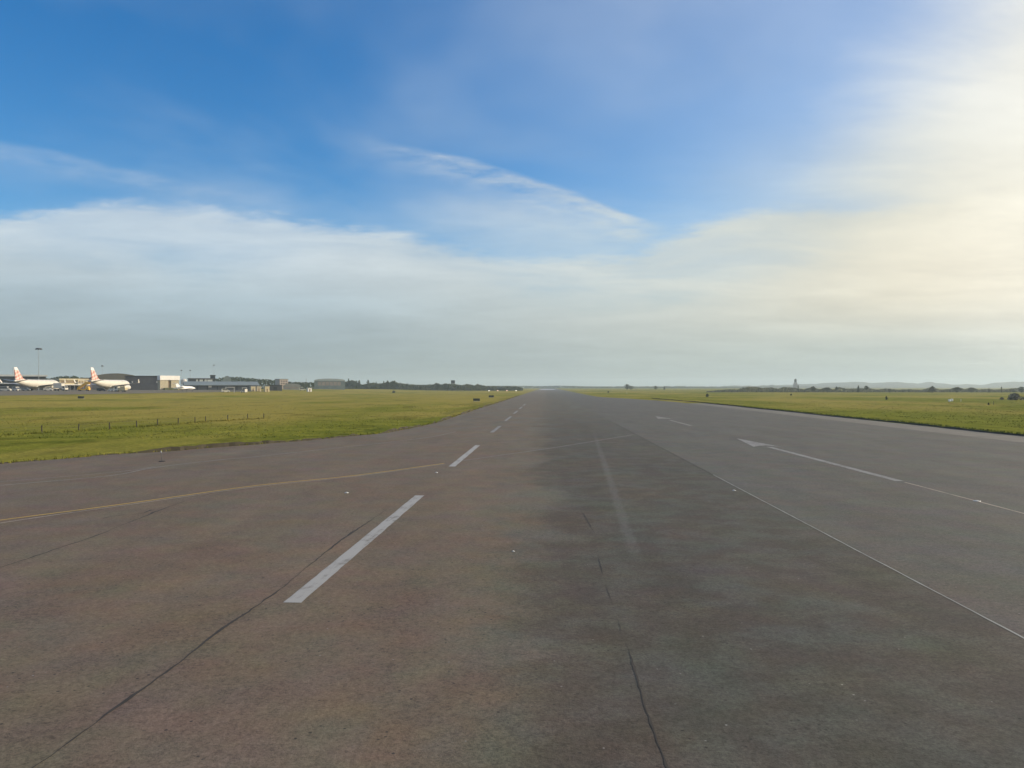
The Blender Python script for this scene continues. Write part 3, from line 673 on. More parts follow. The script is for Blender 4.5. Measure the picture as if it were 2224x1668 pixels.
# belts (one mass each) with the trees that stand out as trees of their own
wood('tree_belt', [(738, 846), (745, 832), (750, 828), (765, 827), (778, 832), (786, 835), (798, 833), (811, 830.5), (822, 832.5), (832, 831.5), (842, 827), (847, 831), (853, 827.5), (862, 831), (887, 834), (913, 835.5), (935, 834.5), (948, 832.5), (955, 835), (969, 833), (989, 834), (1003, 836), (1016, 834), (1030, 836.5), (1037, 834.5), (1057, 838), (1120, 839), (1135, 842)], 980, 60, M['leaf'], 'long dark tree belt left of the runway, low towards the horizon', 9000, 1.5)
wood('tree_belt', [(1040, 838), (1110, 837.3), (1160, 838), (1200, 837.6), (1212, 837), (1240, 838), (1300, 839), (1370, 838.6), (1430, 839), (1500, 840), (1560, 840.5), (1640, 841)], 2300, 120, M['leaf'], 'thin far strip of trees across the horizon at the runway end', 6000, 2.2)
wood('tree_belt', [(q[0], q[1] - 1.8) for q in [(1535, 852), (1560, 849), (1585, 847), (1600, 848), (1622, 842), (1640, 841.5), (1660, 844), (1672, 842), (1690, 846), (1700, 842), (1722, 843), (1745, 847), (1765, 842), (1780, 847), (1795, 842.5), (1808, 848), (1822, 842), (1840, 846), (1860, 845), (1885, 844), (1905, 848), (1925, 845), (1945, 848), (1975, 847), (2000, 849), (2025, 841), (2040, 848), (2060, 847), (2080, 841.5), (2095, 847), (2110, 842), (2125, 848), (2140, 846), (2160, 848), (2180, 847), (2210, 844), (2224, 847), (2330, 845)]], 690, 60, M['leaf_olive'], 'hazy green tree belt across the right side below the hills', 13000, 1.0)
wood('tree_belt', [(-60, 818), (0, 817), (12, 818), (34, 824), (60, 826), (110, 820), (135, 816), (160, 816), (186, 820)], 640, 40, M['leaf'], 'dark trees behind the cream terminal at far left', 5000, .9)
wood('tree_belt', [(410, 824), (450, 823), (490, 818), (505, 817.5), (540, 820), (575, 823), (640, 829), (690, 830), (745, 834)], 780, 60, M['leaf'], 'grey green trees behind the low hangars at left', 6000, 1.0)

G1 = 'conifers rising from the left tree belt'
for u, v, sh, wf, lab in [(757, 821.5, 'cone', .8, 'tallest narrow conifer at the left end of the tree belt'), (766, 826, 'round', 1.3, 'wide rounded tree just right of the tallest conifer'), (773.5, 826.5, 'column', .8, 'thin dark conifer right of the rounded tree in the left belt'),
        (780, 825.5, 'column', 1.1, 'thicker spindle shaped conifer in the left belt'), (799.5, 824.5, 'column', 1.1, 'dark spindle conifer standing alone over the belt middle'), (817, 828.5, 'cone', .8, 'short pointed conifer right of the lone spindle conifer'),
        (833.5, 827, 'column', .8, 'thin short conifer before the peaked tree in the belt'), (842, 826, 'cone', 1.5, 'broad peaked conifer at the right part of the belt'), (855, 827, 'round', .9, 'flat topped dark tree right of the peaked conifer'),
        (869, 830, 'cone', .8, 'small conifer right of the flat topped tree'), (885, 833, 'round', .6, 'small round tree in the lower right of the belt'), (949, 832, 'round', 1.0, 'pale round tree left of the tower block'), (968, 833, 'round', 1.2, 'round tree touching the tower block on its left'),
        (1015, 834, 'round', 1.1, 'olive bushy tree right of the tower block'), (1038, 834, 'round', .9, 'far small round tree right of the olive tree')]:
    tree(u, 960, v, sh, lab, 'leaf_olive' if u > 1000 else 'leaf', wf, 'conifer' if sh in ('cone', 'column') else 'tree', G1)
G2 = 'trees standing out along the right horizon'
for u, D, v, sh, wf, lab, mk in [(1362, 1100, 834.5, 'round', .9, 'dark round tree alone on the horizon right of the runway', 'leaf'), (1370, 1150, 838, 'round', 1.6, 'low wide bush against the lone round tree', 'leaf'), (1443, 1200, 838, 'cone', 1.2, 'small pointed tree on the horizon right of the lone round tree', 'leaf'),
        (1424, 1200, 838, 'round', 1.0, 'tiny round treetop left of the small pointed tree', 'leaf'), (1614, 700, 840.5, 'column', 1.2, 'dark narrow tree at the left end of the right belt', 'leaf'), (1733.5, 640, 835.5, 'column', .5, 'slim dark tree just right of the pale tower', 'leaf'),
        (1766, 660, 839, 'round', 1.0, 'rounded tree right of the pale tower', 'leaf'), (1797, 640, 841.5, 'round', 1.6, 'wide low dark tree in front of the hazy hills', 'leaf'), (1817, 640, 840, 'umbrella', .7, 'flat topped tree on a thin trunk by the wide low tree', 'leaf'),
        (1864, 640, 836.5, 'cone', .9, 'pointed conifer below the highest hill', 'leaf'), (1882, 640, 838.5, 'umbrella', .9, 'dark flat crowned pine right of the pointed conifer', 'leaf'), (1932, 620, 844, 'round', 1.0, 'small round tree left of the pyramid tree', 'leaf_olive'),
        (2025, 620, 838, 'cone', 2.4, 'broad pyramid shaped grey green tree on the right', 'leaf'), (2078, 600, 841.5, 'round', 1.5, 'broad dome shaped tree right of the pyramid tree', 'leaf'), (2110, 620, 842, 'round', 1.4, 'second dome shaped tree, right of the broader one', 'leaf_olive'),
        (2148, 620, 842.5, 'cone', 1.2, 'pointed tree in the far right belt', 'leaf_olive'), (2175, 620, 839.5, 'column', .9, 'narrow tall tree in the far right belt', 'leaf_olive'), (2219, 620, 840, 'round', 1.2, 'rounded tree cut by the right frame edge', 'leaf')]:
    tree(u, D, v, sh, lab, mk, wf, 'tree', G2)
def bush(u, v, hpx, wf, lab, mk='leaf_olive', dz=0):
    D = FPX * EYE / (v - HV); tree(u, D, v - hpx, 'bush', lab, mk, wf * .8, 'shrub', 'shrubs in the airfield grass', 'shrub')
bush(1536, 862, 7, .9, 'small dark shrub in the right grass beyond the pavement'); bush(1925, 868.5, 8.5, .45, 'narrow dark upright shrub in the right grass')
bush(2203, 869, 14, 1.9, 'large dry grey brown thicket at the right frame edge', 'leaf_dry'); bush(2176, 868, 5, 1.6, 'low dry shrub left of the large thicket', 'leaf_dry')
bush(855, 853.5, 5, 1.6, 'dark low shrub in the grass in front of the left tree belt'); bush(1321, 853, 4, 1.0, 'small dark shrub at the far end of the pavement'); bush(2147, 879.5, 5, .8, 'tiny dark shrub left of the short dark post')
bush(1718, 859, 4, .9, 'tiny dark shrub in the right grass under the pale tower')

# hills
def hill(name, prof, D0, thick, lab):
    us = np.linspace(prof[0][0], prof[-1][0], 90); vs_ = np.interp(us, [p[0] for p in prof], [p[1] for p in prof]); V = []; rows = 7
    for r_ in range(rows):
        t = r_ / (rows - 1); D = D0 - thick * (1 - t)
        for u, v in zip(us, vs_):
            x, y = at(u, D0); k = D / D0; top = max(1, zat(v, D0))
            V.append((x * k, y * k, -2 + (top + 2) * (sst(t) ** .8) + (random.uniform(-3, 3) if 0 < r_ else 0)))
    n = len(us)
    for u in us: x, y = at(u, D0 + thick * .8); V.append((x, y, -2))
    F = [(j * n + i, j * n + i + 1, (j + 1) * n + i + 1, (j + 1) * n + i) for j in range(rows) for i in range(n - 1)]
    o = np_obj(name, V, F, M['hill']); o.data.polygons.foreach_set('use_smooth', [True] * len(F)); tag(o, lab, 'hills', kind='structure')
hill('hills', [(1560, 842), (1630, 839), (1700, 837), (1730, 834.5), (1780, 833.5), (1835, 830), (1868, 829.5), (1890, 832.5), (1930, 830.5), (1960, 830), (1995, 833.5), (2022, 829.5), (2045, 833.5), (2080, 835), (2110, 835), (2130, 837), (2160, 832), (2190, 830), (2224, 829), (2300, 824), (2500, 830)], 4200, 1100, 'pale blue hazy hills along the right horizon')
hill('hills', [(1400, 839.8), (1480, 839), (1560, 839.5), (1640, 838), (1680, 837), (1740, 838.5), (1850, 841), (1950, 841)], 3000, 600, 'low hazy rise left of the pale tower')

# ------------------------------------------------------------------ aircraft
def foil(x, y_le, y_te, z, th):                                     # wing section, chord along y
    c = y_le - y_te; return [(x, y_te + c * k, z + th * s) for k, s in ((0, 0), (.35, .42), (.7, .55), (.92, .35), (1, 0), (.92, -.3), (.7, -.45), (.35, -.3))]
def airliner(u, depth, heading, label):
    x, y = at(u, depth); r = thing('airliner', label, 'airliner', (x, y, terrain(x, y) + .06), heading, 'parked white airliners on the left apron')
    mesh_obj('fuselage', lathe_y(BM(), [(15, 3.3, .08), (14.75, 3.32, .5), (14.1, 3.4, 1.0), (13, 3.52, 1.45), (11.5, 3.66, 1.8), (9.5, 3.75, 1.98), (-6.5, 3.75, 1.98), (-9.5, 3.92, 1.82), (-13, 4.3, 1.38), (-16, 4.65, .85), (-18.3, 4.95, .38), (-18.8, 5.0, .15)], 28), M['white'], r, True)
    fus = r.children[0]
    bm = BM()
    for s in (-1, 1):
        q = [bm.verts.new(p) for p in ((s * .1, 13.62, 4.62), (s * .95, 13.15, 4.45), (s * 1.2, 12.75, 4.85), (s * .1, 13.0, 5.02))]; bm.faces.new(q)
    mesh_obj('windscreen', bm, M['glass'], fus)
    for s in (-1, 1):                                               # unreadable grey name panel ahead of the wing
        bm = BM()
        for k in range(7):
            y0 = 9.0 - k * .6; q = [bm.verts.new((s * (math.sqrt(1.98 ** 2 - dz ** 2) + .015), y0 + dy, 3.75 + dz)) for dy, dz in ((-.3, .92), (.3, .92), (.3, 1.55), (-.3, 1.55))]; bm.faces.new(q)
        mesh_obj('faded_lettering', bm, M['greylogo'], fus)
    prof = [(-10.2, 5.55), (-12.6, 6.15), (-16.9, 11.75), (-18.9, 11.76), (-18.0, 5.45)]
    bm = BM(); A = [(-1, .16), (1, .16)]
    loops = []
    for s, sc in ((-.26, 1), (.26, 1)):
        loops.append([(s * (1 if z < 8 else .45), yy, z) for yy, z in prof])
    loft(bm, loops); bmesh.ops.bevel(bm, geom=bm.edges[:], offset=.06, segments=1, affect='EDGES'); mesh_obj('tail_fin', bm, M['fin'], r)
    for s in (-1, 1):
        mesh_obj('tailplane', loft(BM(), [foil(s * .5, -13.6, -17.6, 4.95, .36), foil(s * 6.2, -16.7, -18.3, 5.55, .14)]), M['white'], r, False)
        w = mesh_obj('wing', loft(BM(), [foil(s * 1.6, 4.4, -3.4, 2.5, .85), foil(s * 6.4, 1.6, -3.1, 3.0, .5), foil(s * 16.9, -4.0, -5.6, 4.15, .18)]), M['wing'], r, False)
        mesh_obj('winglet', loft(BM(), [[(s * 16.9, -4.3, 4.1), (s * 16.9, -5.6, 4.1), (s * 17.02, -5.6, 4.1), (s * 17.02, -4.3, 4.1)], [(s * 17.35, -5.7, 5.9), (s * 17.35, -6.3, 5.9), (s * 17.41, -6.3, 5.9), (s * 17.41, -5.7, 5.9)]]), M['white'], w)
        e = mesh_obj('engine', lathe_y(BM(), [(4.9, 1.75, .98), (5.1, 1.75, 1.1), (4.6, 1.75, 1.24), (3.2, 1.75, 1.26), (1.6, 1.78, 1.05), (.6, 1.8, .72), (.0, 1.8, .45)], 22, s * 5.75), M['white'], r, True)
        bm = BM(); tube(bm, (s * 5.75, 4.95, 1.75), (s * 5.75, 5.11, 1.75), .97, .97, 20); mesh_obj('intake', bm, M['darksteel'], e)
        bxo('pylon', (s * 5.75 - .14, s * 5.75 + .14, .2, 3.9, 2.5, 3.0), M['white'], e)
    def gear(px, py, wr):
        bm = BM(); tube(bm, (px, py, wr), (px, py, 2.4), .14, .16, 8); g = mesh_obj('landing_gear', bm, M['steel'], r)
        for s in (-1, 1):
            bm = BM(); tube(bm, (px + s * .22, py, wr), (px + s * .55, py, wr), wr, wr, 16); mesh_obj('wheel', bm, M['black'], g)
    gear(-3.8, -1.6, .56); gear(3.8, -1.6, .56); gear(0, 11.2, .38)
    bm = BM(); lathe_y(bm, [(5, 2.0, .3), (3.6, 2.15, 1.35), (0, 2.2, 1.75), (-4, 2.3, 1.5), (-6, 2.5, .4)], 18, 0, .55); mesh_obj('belly_fairing', bm, M['white'], r, True)
    return r
HDG = YAW - R(4)                                                    # nose away to the right
airliner(87, 398, HDG, 'leftmost white airliner with a red and pink checked tail fin')
airliner(245, 402, HDG, 'white airliner with checked tail beside the yellow stairs')

def small_jet(u, depth, heading, label):
    x, y = at(u, depth); r = thing('small_jet', label, 'private jet', (x, y, terrain(x, y) + .06), heading)
    mesh_obj('fuselage', lathe_y(BM(), [(7, 1.75, .05), (6.6, 1.78, .3), (5.6, 1.85, .6), (4.2, 1.95, .85), (2.5, 2.0, .95), (-2.5, 2.0, .95), (-4.5, 2.15, .72), (-6.6, 2.4, .25), (-7, 2.45, .08)], 20), M['jet'], r, True)
    bm = BM()
    for s in (-1, 1): bm.faces.new([bm.verts.new(p) for p in ((s * .06, 5.3, 2.45), (s * .58, 5.0, 2.35), (s * .62, 4.6, 2.6), (s * .06, 4.75, 2.78))])
    mesh_obj('windscreen', bm, M['glass'], r.children[0])
    mesh_obj('tail_fin', loft(BM(), [[(s, yy, z) for yy, z in ((-3.6, 2.7), (-5.6, 4.5), (-7.3, 4.55), (-6.4, 2.5))] for s in (-.12, .12)]), M['jet'], r)
    for s in (-1, 1):
        mesh_obj('tailplane', loft(BM(), [foil(s * .05, -5.7, -7.2, 4.5, .16), foil(s * 2.6, -6.5, -7.4, 4.55, .08)]), M['jet'], r)
        mesh_obj('wing', loft(BM(), [foil(s * .6, 1.6, -1.6, 1.35, .34), foil(s * 7.2, -1.4, -2.5, 1.85, .1)]), M['jet'], r)
        e = mesh_obj('engine', lathe_y(BM(), [(-2.2, 2.6, .38), (-2.3, 2.6, .46), (-3.4, 2.6, .48), (-4.6, 2.62, .3)], 16, s * 1.35), M['jet'], r, True)
        bm = BM(); tube(bm, (s * 1.35, -2.25, 2.6), (s * 1.35, -2.19, 2.6), .37, .37, 14); mesh_obj('intake', bm, M['darksteel'], e)
    for px, py in ((-1.5, -.8), (1.5, -.8), (0, 4.8)):
        bm = BM(); tube(bm, (px, py, .25), (px, py, 1.5), .06, .07, 6); g = mesh_obj('landing_gear', bm, M['steel'], r)
        bm = BM(); tube(bm, (px - .1, py, .27), (px + .1, py, .27), .27, .27, 12); mesh_obj('wheel', bm, M['black'], g)
small_jet(403, 430, YAW - R(24), 'small white private jet parked in front of the low grey hangar')

# ------------------------------------------------------------------ ground vehicles
def wheels(r, xs_, half, rad, wid=.22):
    for px in xs_:
        for s in (-1, 1):
            bm = BM(); tube(bm, (px, s * (half - wid), rad), (px, s * half, rad), rad, rad, 14); w = mesh_obj('wheel', bm, M['black'], r)
            bm = BM(); tube(bm, (px, s * (half - .02), rad), (px, s * (half + .012), rad), rad * .55, rad * .5, 10); mesh_obj('hub', bm, M['steel'], w)
def put(u, depth): x, y = at(u, depth); return (x, y, terrain(x, y) + .06)
def van(u, depth, rz, label, m='white', L=4.6, H=1.95, name='van'):
    r = thing(name, label, 'van', put(u, depth), YAW + rz); h = L / 2
    mesh_obj('body', prism(BM(), [(-h, .32), (h, .32), (h, .85), (h - .75, 1.12), (h - 1.45, H), (-h + .12, H), (-h, H - .2)], 'y', -.9, .9), M[m], r)
    b = r.children[0]
    for s in (-1, 1):
        mesh_obj('side_window', prism(BM(), [(-h + .35, 1.18), (h - 1.0, 1.18), (h - 1.5, H - .22), (-h + .35, H - .22)], 'y', s * .902, s * .915), M['glass'], b)
        bxo('headlight', (h - .02, h + .02, s * .72 - .13, s * .72 + .13, .62, .8), M['steel'], b)
    mesh_obj('windscreen', prism(BM(), [(h - .80, 1.16), (h - .74, 1.16), (h - 1.36, H - .14), (h - 1.42, H - .14)], 'y', -.78, .78), M['glass'], b)
    wheels(r, (-h + .85, h - .85), .93, .34)
    return r
def box_truck(u, depth, rz, label, boxm='white', cab='white', lift=0.0, L=7.0, H=3.4):
    r = thing('service_truck', label, 'truck', put(u, depth), YAW + rz)
    bxo('chassis', (-L / 2, L / 2 - .2, -.9, .9, .55, .85), M['darksteel'], r)
    bxo('cargo_box', (-L / 2, L / 2 - 2.0, -1.2, 1.2, .95 + lift, H + lift), M[boxm], r, .05)
    c = mesh_obj('cab', prism(BM(), [(L / 2 - 1.9, .6), (L / 2, .6), (L / 2, 1.4), (L / 2 - .35, 2.5), (L / 2 - 1.9, 2.5)], 'y', -1.1, 1.1), M[cab], r)
    mesh_obj('windscreen', prism(BM(), [(L / 2 + .01, 1.45), (L / 2 + .03, 1.45), (L / 2 - .29, 2.38), (L / 2 - .31, 2.38)], 'y', -.95, .95), M['glass'], c)
    for s in (-1, 1): bxo('side_window', (L / 2 - 1.5, L / 2 - .45, s * 1.108 - .006, s * 1.108 + .006, 1.5, 2.25), M['glass'], c)
    wheels(r, (-L / 2 + 1.2, L / 2 - 1.0), 1.12, .48, .3)
    return r
def stair_truck(u, depth, rz, label):
    r = thing('stair_truck', label, 'stair truck', put(u, depth), YAW + rz)
    bxo('chassis', (-2.6, 3.0, -.95, .95, .5, 1.0), M['yellow'], r, .04)
    c = mesh_obj('cab', prism(BM(), [(1.4, 1.0), (3.0, 1.0), (2.9, 1.6), (2.5, 2.2), (1.4, 2.2)], 'y', -.95, .95), M['yellow'], r); bxo('windscreen', (2.4, 2.95, -.8, .8, 1.62, 1.68), M['glass'], c)
    st = mesh_obj('stairs', prism(BM(), [(-2.7, 1.0), (-2.2, 1.0), (1.6, 3.3), (3.0, 3.3), (3.0, 3.5), (1.5, 3.5)], 'y', -.7, .7), M['yellow'], r)
    for s in (-1, 1): mesh_obj('handrail', prism(BM(), [(-2.7, 1.2), (-2.4, 1.9), (1.5, 4.4), (3.0, 4.4), (3.0, 3.5), (1.5, 3.5)], 'y', s * .74 - .03, s * .74 + .03), M['yellow'], st)
    bm = BM(); tube(bm, (1.2, 0, 1.0), (1.8, 0, 3.3), .12, .12, 8); mesh_obj('lift_ram', bm, M['steel'], r)
    mesh_obj('canopy', prism(BM(), [(1.2, 5.3), (3.0, 5.5), (3.0, 5.56), (1.2, 5.36)], 'y', -.8, .8), M['yellow'], r)
    wheels(r, (-1.7, 2.0), .98, .38)
van(11, 372, R(8), 'white van parked at the left frame edge below the dark terminal', L=5.2, H=2.1)
van(36, 376, R(-25), 'white rounded minivan behind the tail of the leftmost airliner', L=4.2, H=2.0)
van(56, 390, R(12), 'grey van under the fuselage of the leftmost airliner', 'steel', 4.0, 1.7)
box_truck(132, 392, R(-8), 'cream boxed catering truck right of the leftmost airliner', 'white', 'white', .35, 6.6, 3.6)
van(105, 372, R(20), 'low white car in front of the catering truck', L=3.9, H=1.5, name='car')
stair_truck(181, 378, R(4), 'yellow mobile boarding stairs left of the second airliner')
van(221, 380, R(5), 'dark car below the second airliner', 'dark', 4.0, 1.5, name='car')
van(243, 378, R(170), 'small white car under the second airliner', L=3.4, H=1.5, name='car')
box_truck(262, 376, R(178), 'low white service truck beside the engine of the second airliner', 'cream', 'white', -.3, 5.6, 2.4)
van(490, 440, R(30), 'white van at the right end of the low grey hangar', L=4.4, H=2.0)
van(530, 450, R(150), 'white van with a dark front by the cream kiosks', L=3.6, H=2.1)
van(657, 600, R(20), 'pale van in front of the low arched hall', L=4.6, H=2.1)

# ------------------------------------------------------------------ masts
def mast(u, depth, vtop, label, headw=3.2, pr=.22, group='floodlight masts on the apron'):
    x, y, z = put(u, depth); h = zat(vtop, depth) - z; r = thing('floodlight_mast', label, 'floodlight mast', (x, y, z), 0, group)
    bm = BM(); tube(bm, (0, 0, 0), (0, 0, h - .3), pr * 1.25, pr * .7, 10); mesh_obj('pole', bm, M['steel'], r)
    bm = BM(); tube(bm, (0, 0, h - .55), (0, 0, h), headw * .5, headw * .42, 16); hd = mesh_obj('lamp_ring', bm, M['darksteel'], r)
    for k in range(8):
        a = k * math.pi / 4; bm = BM(); c = Vector((math.cos(a), math.sin(a), 0)) * headw * .46
        box(bm, c.x - .22, c.x + .22, c.y - .22, c.y + .22, h - .9, h - .56); mesh_obj('floodlight', bm, M['darksteel'], hd)
mast(84, 440, 756, 'tall floodlight mast with a dark ring head above the leftmost airliner', 3.3, .14)
mast(222, 620, 793.5, 'distant floodlight mast with a small dark head right of the second tail fin', 1.6, .12)
mast(394, 700, 803.5, 'thin distant mast left of a pair, above the tan building', 1.3, .09); mast(413, 700, 803.5, 'thin distant mast right of a pair, above the white tank', 1.3, .09)
mast(464.5, 760, 792, 'thin distant mast above the small control tower', 1.4, .09)
def pole(u, depth, vtop, label):
    x, y, z = put(u, depth); h = zat(vtop, depth) - z; r = thing('antenna_pole', label, 'antenna', (x, y, z))
    bm = BM(); tube(bm, (0, 0, 0), (0, 0, h), .22, .16, 8); mesh_obj('pole', bm, M['steel'], r)
    bm = BM()
    for k in (.86, .93): tube(bm, (-.6, 0, h * k), (.6, 0, h * k), .05, .05, 6)
    mesh_obj('crossbar', bm, M['steel'], r)
pole(28.5, 520, 797, 'plain pole rising left of the leftmost tail fin'); pole(665, 800, 822, 'thin pole left of the curved pale roof')

# ------------------------------------------------------------------ buildings
def bld(name, label, u0, u1, depth, vtop, theta=0.0, thick=14.0, cat='building', sink=.5):
    """frame of a building: local x to the right in view, y away; theta turns its front to the right. Returns root, length, height"""
    u = (u0 + u1) / 2; x, y = at(u, depth); z = terrain(x, y); bear = math.atan((u - CX) / FPX)
    r = thing(name, label, cat, (x, y, z), YAW - bear + R(theta))
    wapp = abs(u1 - u0) / FPX * depth / math.cos(bear) * math.cos(bear)
    L = max(3.0, (wapp - thick * abs(math.sin(R(theta)))) / math.cos(R(theta)))
    return r, L, zat(vtop, depth) - z
# dark long terminal at far left, pale roof edge
r, L, H = bld('terminal_building', 'long dark terminal with a pale roof edge at the far left', -40, 88, 500, 814, 0, 16)
bxo('wall', (-L / 2, L / 2, -8, 8, -.5, H - 1.1), M['dark'], r); bxo('roof', (-L / 2 - .8, L / 2 + .8, -9, 9, H - 1.1, H), M['pale_roof'], r)
for k in range(9):
    x0 = -L / 2 + 2 + k * (L - 4) / 9; w = bxo('window', (x0, x0 + (L - 4) / 9 - .8, -8.06, -8.002, H * .5, H * .74), M['glass'], r)
bxo('canopy', (-L / 2 + 1, L / 2 - 14, -12, -8.01, H * .40, H * .45), M['pale_roof'], r); bxo('stair_tower', (-L / 2 - .1, -L / 2 + 5, -8.8, -8.01, -.5, H - 2), M['grey'], r)
# cream terminal
r, L, H = bld('terminal_building', 'cream terminal with a brown window band between the two airliners', 112, 184, 470, 822.5, 24, 14)
bxo('wall', (-L / 2, L / 2, -7, 7, -.5, H - .9), M['cream'], r); bxo('roof', (-L / 2 - .6, L / 2 + .6, -7.8, 7.6, H - .9, H), M['cream'], r)
bxo('window_band', (-L / 2 + .6, L * .1, -7.08, -7.002, H * .62, H * .80), M['brown'], r)
a = bxo('annex', (L * .12, L / 2 - .2, -8.2, -7.005, H * .42, H * .93), M['cream'], r)
for k in range(3):
    x0 = L * .16 + k * L * .1; bxo('window', (x0, x0 + L * .06, -8.26, -8.202, H * .62, H * .8), M['brown'], a)
bxo('canopy', (-L / 2 + 1, L / 2 - .3, -11.5, -7.01, H * .44, H * .50), M['white_wall'], r)
for k in range(6):
    x0 = -L / 2 + 1.5 + k * (L - 3) / 5; bxo('pillar', (x0 - .2, x0 + .2, -11.2, -10.8, -.5, H * .44), M['grey'], r)
bxo('shaded_opening', (-L / 2 + .5, L / 2 - .5, -7.12, -7.003, -.4, H * .42), M['dark'], r)  # dark panel painted for the shadowed opening below the canopy
r, L, H = bld('utility_block', 'small mauve grey block behind the yellow boarding stairs', 181, 199, 520, 820.5, 0, 8)
bxo('wall', (-L / 2, L / 2, -4, 4, -.5, H - .6), mat('mauve_wall', (.17, .13, .14), .7), r); bxo('roof', (-L / 2 - .3, L / 2 + .3, -4.3, 4.3, H - .6, H), M['dark'], r); bxo('door', (-.8, .8, -4.07, -4.003, -.4, 2.4), M['dark'], r)
# big hump roofed hangar behind the second airliner
r, L, H = bld('hangar', 'large dark hangar with a humped brown roof behind the second airliner', 196, 308, 560, 811.5, 0, 30)
arc = [(-L / 2, -.5), (L / 2, -.5), (L / 2, H * .62)] + [(L / 2 * math.cos(t), H * .62 + H * .38 * math.sin(t) ** 1.6) for t in np.linspace(.25, math.pi - .25, 16)] + [(-L / 2, H * .62)]
mesh_obj('wall', prism(BM(), arc, 'y', -15, 15), M['roof_brown'], r)
bxo('door', (-L * .42, L * .42, -15.1, -15.003, -.4, H * .55), M['grey'], r)
for k in range(5): bxo('door_panel', (-L * .42 + k * L * .168 + .15, -L * .42 + (k + 1) * L * .168 - .15, -15.18, -15.102, -.3, H * .53), M['grey'], r)
# grey flat hangar
r, L, H = bld('hangar', 'tall plain grey hangar left of the white topped building', 277, 349, 500, 816.5, -4, 20)
bxo('wall', (-L / 2, L / 2, -10, 10, -.5, H - .5), M['grey'], r); bxo('roof', (-L / 2 - .4, L / 2 + .4, -10.4, 10.4, H - .5, H), M['dark'], r)
bxo('door', (-L * .36, L * .30, -10.1, -10.003, -.4, H * .66), mat('grey_door', (.10, .098, .10), .6), r)
for uu in (-.30, .40): bxo('wall_lamp', (L * uu - .35, L * uu + .35, -10.5, -10.01, H * .52, H * .60), M['white'], r)
# white band building
r, L, H = bld('gate_building', 'tan building with a broad white band on top and a dark central gap', 345, 387, 480, 816, 32, 2.4)
bxo('fascia', (-L / 2 - .3, L / 2 + .3, -1.7, 1.4, H * .70, H), M['white_wall'], r)
bxo('wall', (-L / 2, -L * .08, -1.2, 1.2, -.5, H * .70), M['tan'], r); bxo('wall', (L * .08, L / 2, -1.2, 1.2, -.5, H * .70), M['tan'], r)
bxo('doorway', (-L * .08 + .01, L * .08 - .01, -.4, 1.1, -.5, H * .695), M['brown'], r); bxo('hedge', (-L * .35, L * .36, -2.9, -1.8, -.5, H * .16), M['leaf_olive'], r)
# white tank
x, y, z = put(399, 520); r = thing('storage_tank', 'white round storage tank behind the tail of the small jet', 'tank', (x, y, z)); rad = 1.9; H = zat(822.5, 520) - z
bm = BM(); tube(bm, (0, 0, H * .50), (0, 0, H * .9), rad, rad, 18); tube(bm, (0, 0, H * .9), (0, 0, H), rad, rad * .35, 18); mesh_obj('tank', bm, M['white'], r)
for s in ((-1, -1), (1, -1), (1, 1), (-1, 1)):
    bm = BM(); tube(bm, (s[0] * 1.2, s[1] * 1.2, -.3), (s[0] * 1.2, s[1] * 1.2, H * .52), .14, .14, 6); mesh_obj('leg', bm, M['steel'], r)
# low building with the long sloping roof
r, L, H = bld('low_hangar', 'long low hangar with a sloping grey green roof and dark front', 404, 556, 520, 828.5, 4, 22)
mesh_obj('roof', prism(BM(), [(-12.2, H * .58), (0, H), (12, H * .58), (12, H * .53), (0, H * .95), (-12.2, H * .53)], 'x', -L / 2 - .6, L / 2 + .6), M['roof'], r)
mesh_obj('wall', prism(BM(), [(-11, -.5), (11, -.5), (11, H * .54), (0, H * .93), (-11, H * .54)], 'x', -L / 2, L / 2), M['dark'], r)
for k in range(7):
    x0 = -L / 2 + 1.5 + k * (L - 3) / 7; bxo('door', (x0 + .4, x0 + (L - 3) / 7 - .4, -11.08, -11.003, -.4, H * .46), mat('door_grey', (.085, .09, .095), .5), r)
sg = bxo('notice_board', (-L * .5 + (455 - 404) / 152 * L - 1.0, -L * .5 + (455 - 404) / 152 * L + 1.0, -11.3, -11.1, H * .30, H * .50), M['white'], r)
# control tower and sheds behind
r, L, H = bld('control_tower', 'small dark control tower with a wider cab on top behind the low hangar', 457, 467, 640, 814.5, 0, 3.6)
bxo('shaft', (-1.2, 1.2, -1.2, 1.2, -.5, H * .62), M['grey'], r); c = bxo('cab', (-1.9, 1.9, -1.9, 1.9, H * .62, H * .92), M['dark'], r); bxo('window_band', (-1.94, 1.94, -1.94, 1.94, H * .70, H * .84), M['glass'], c)
bxo('roof', (-2.2, 2.2, -2.2, 2.2, H * .92, H), M['dark'], r)
r, L, H = bld('shed_row', 'white fronted sheds with dark openings behind the low hangar', 410, 462, 600, 821.5, 6, 10)
bxo('wall', (-L / 2, L / 2, -5, 5, -.5, H - .5), M['dark'], r); bxo('roof', (-L / 2 - .4, L / 2 + .4, -5.4, 5.4, H - .5, H), M['grey'], r)
for a, b in ((.28, .36), (.42, .56), (.62, .72), (.74, .95)): bxo('shutter', (-L / 2 + a * L, -L / 2 + b * L, -5.1, -5.003, H * .52, H * .88), M['pale_roof'], r)
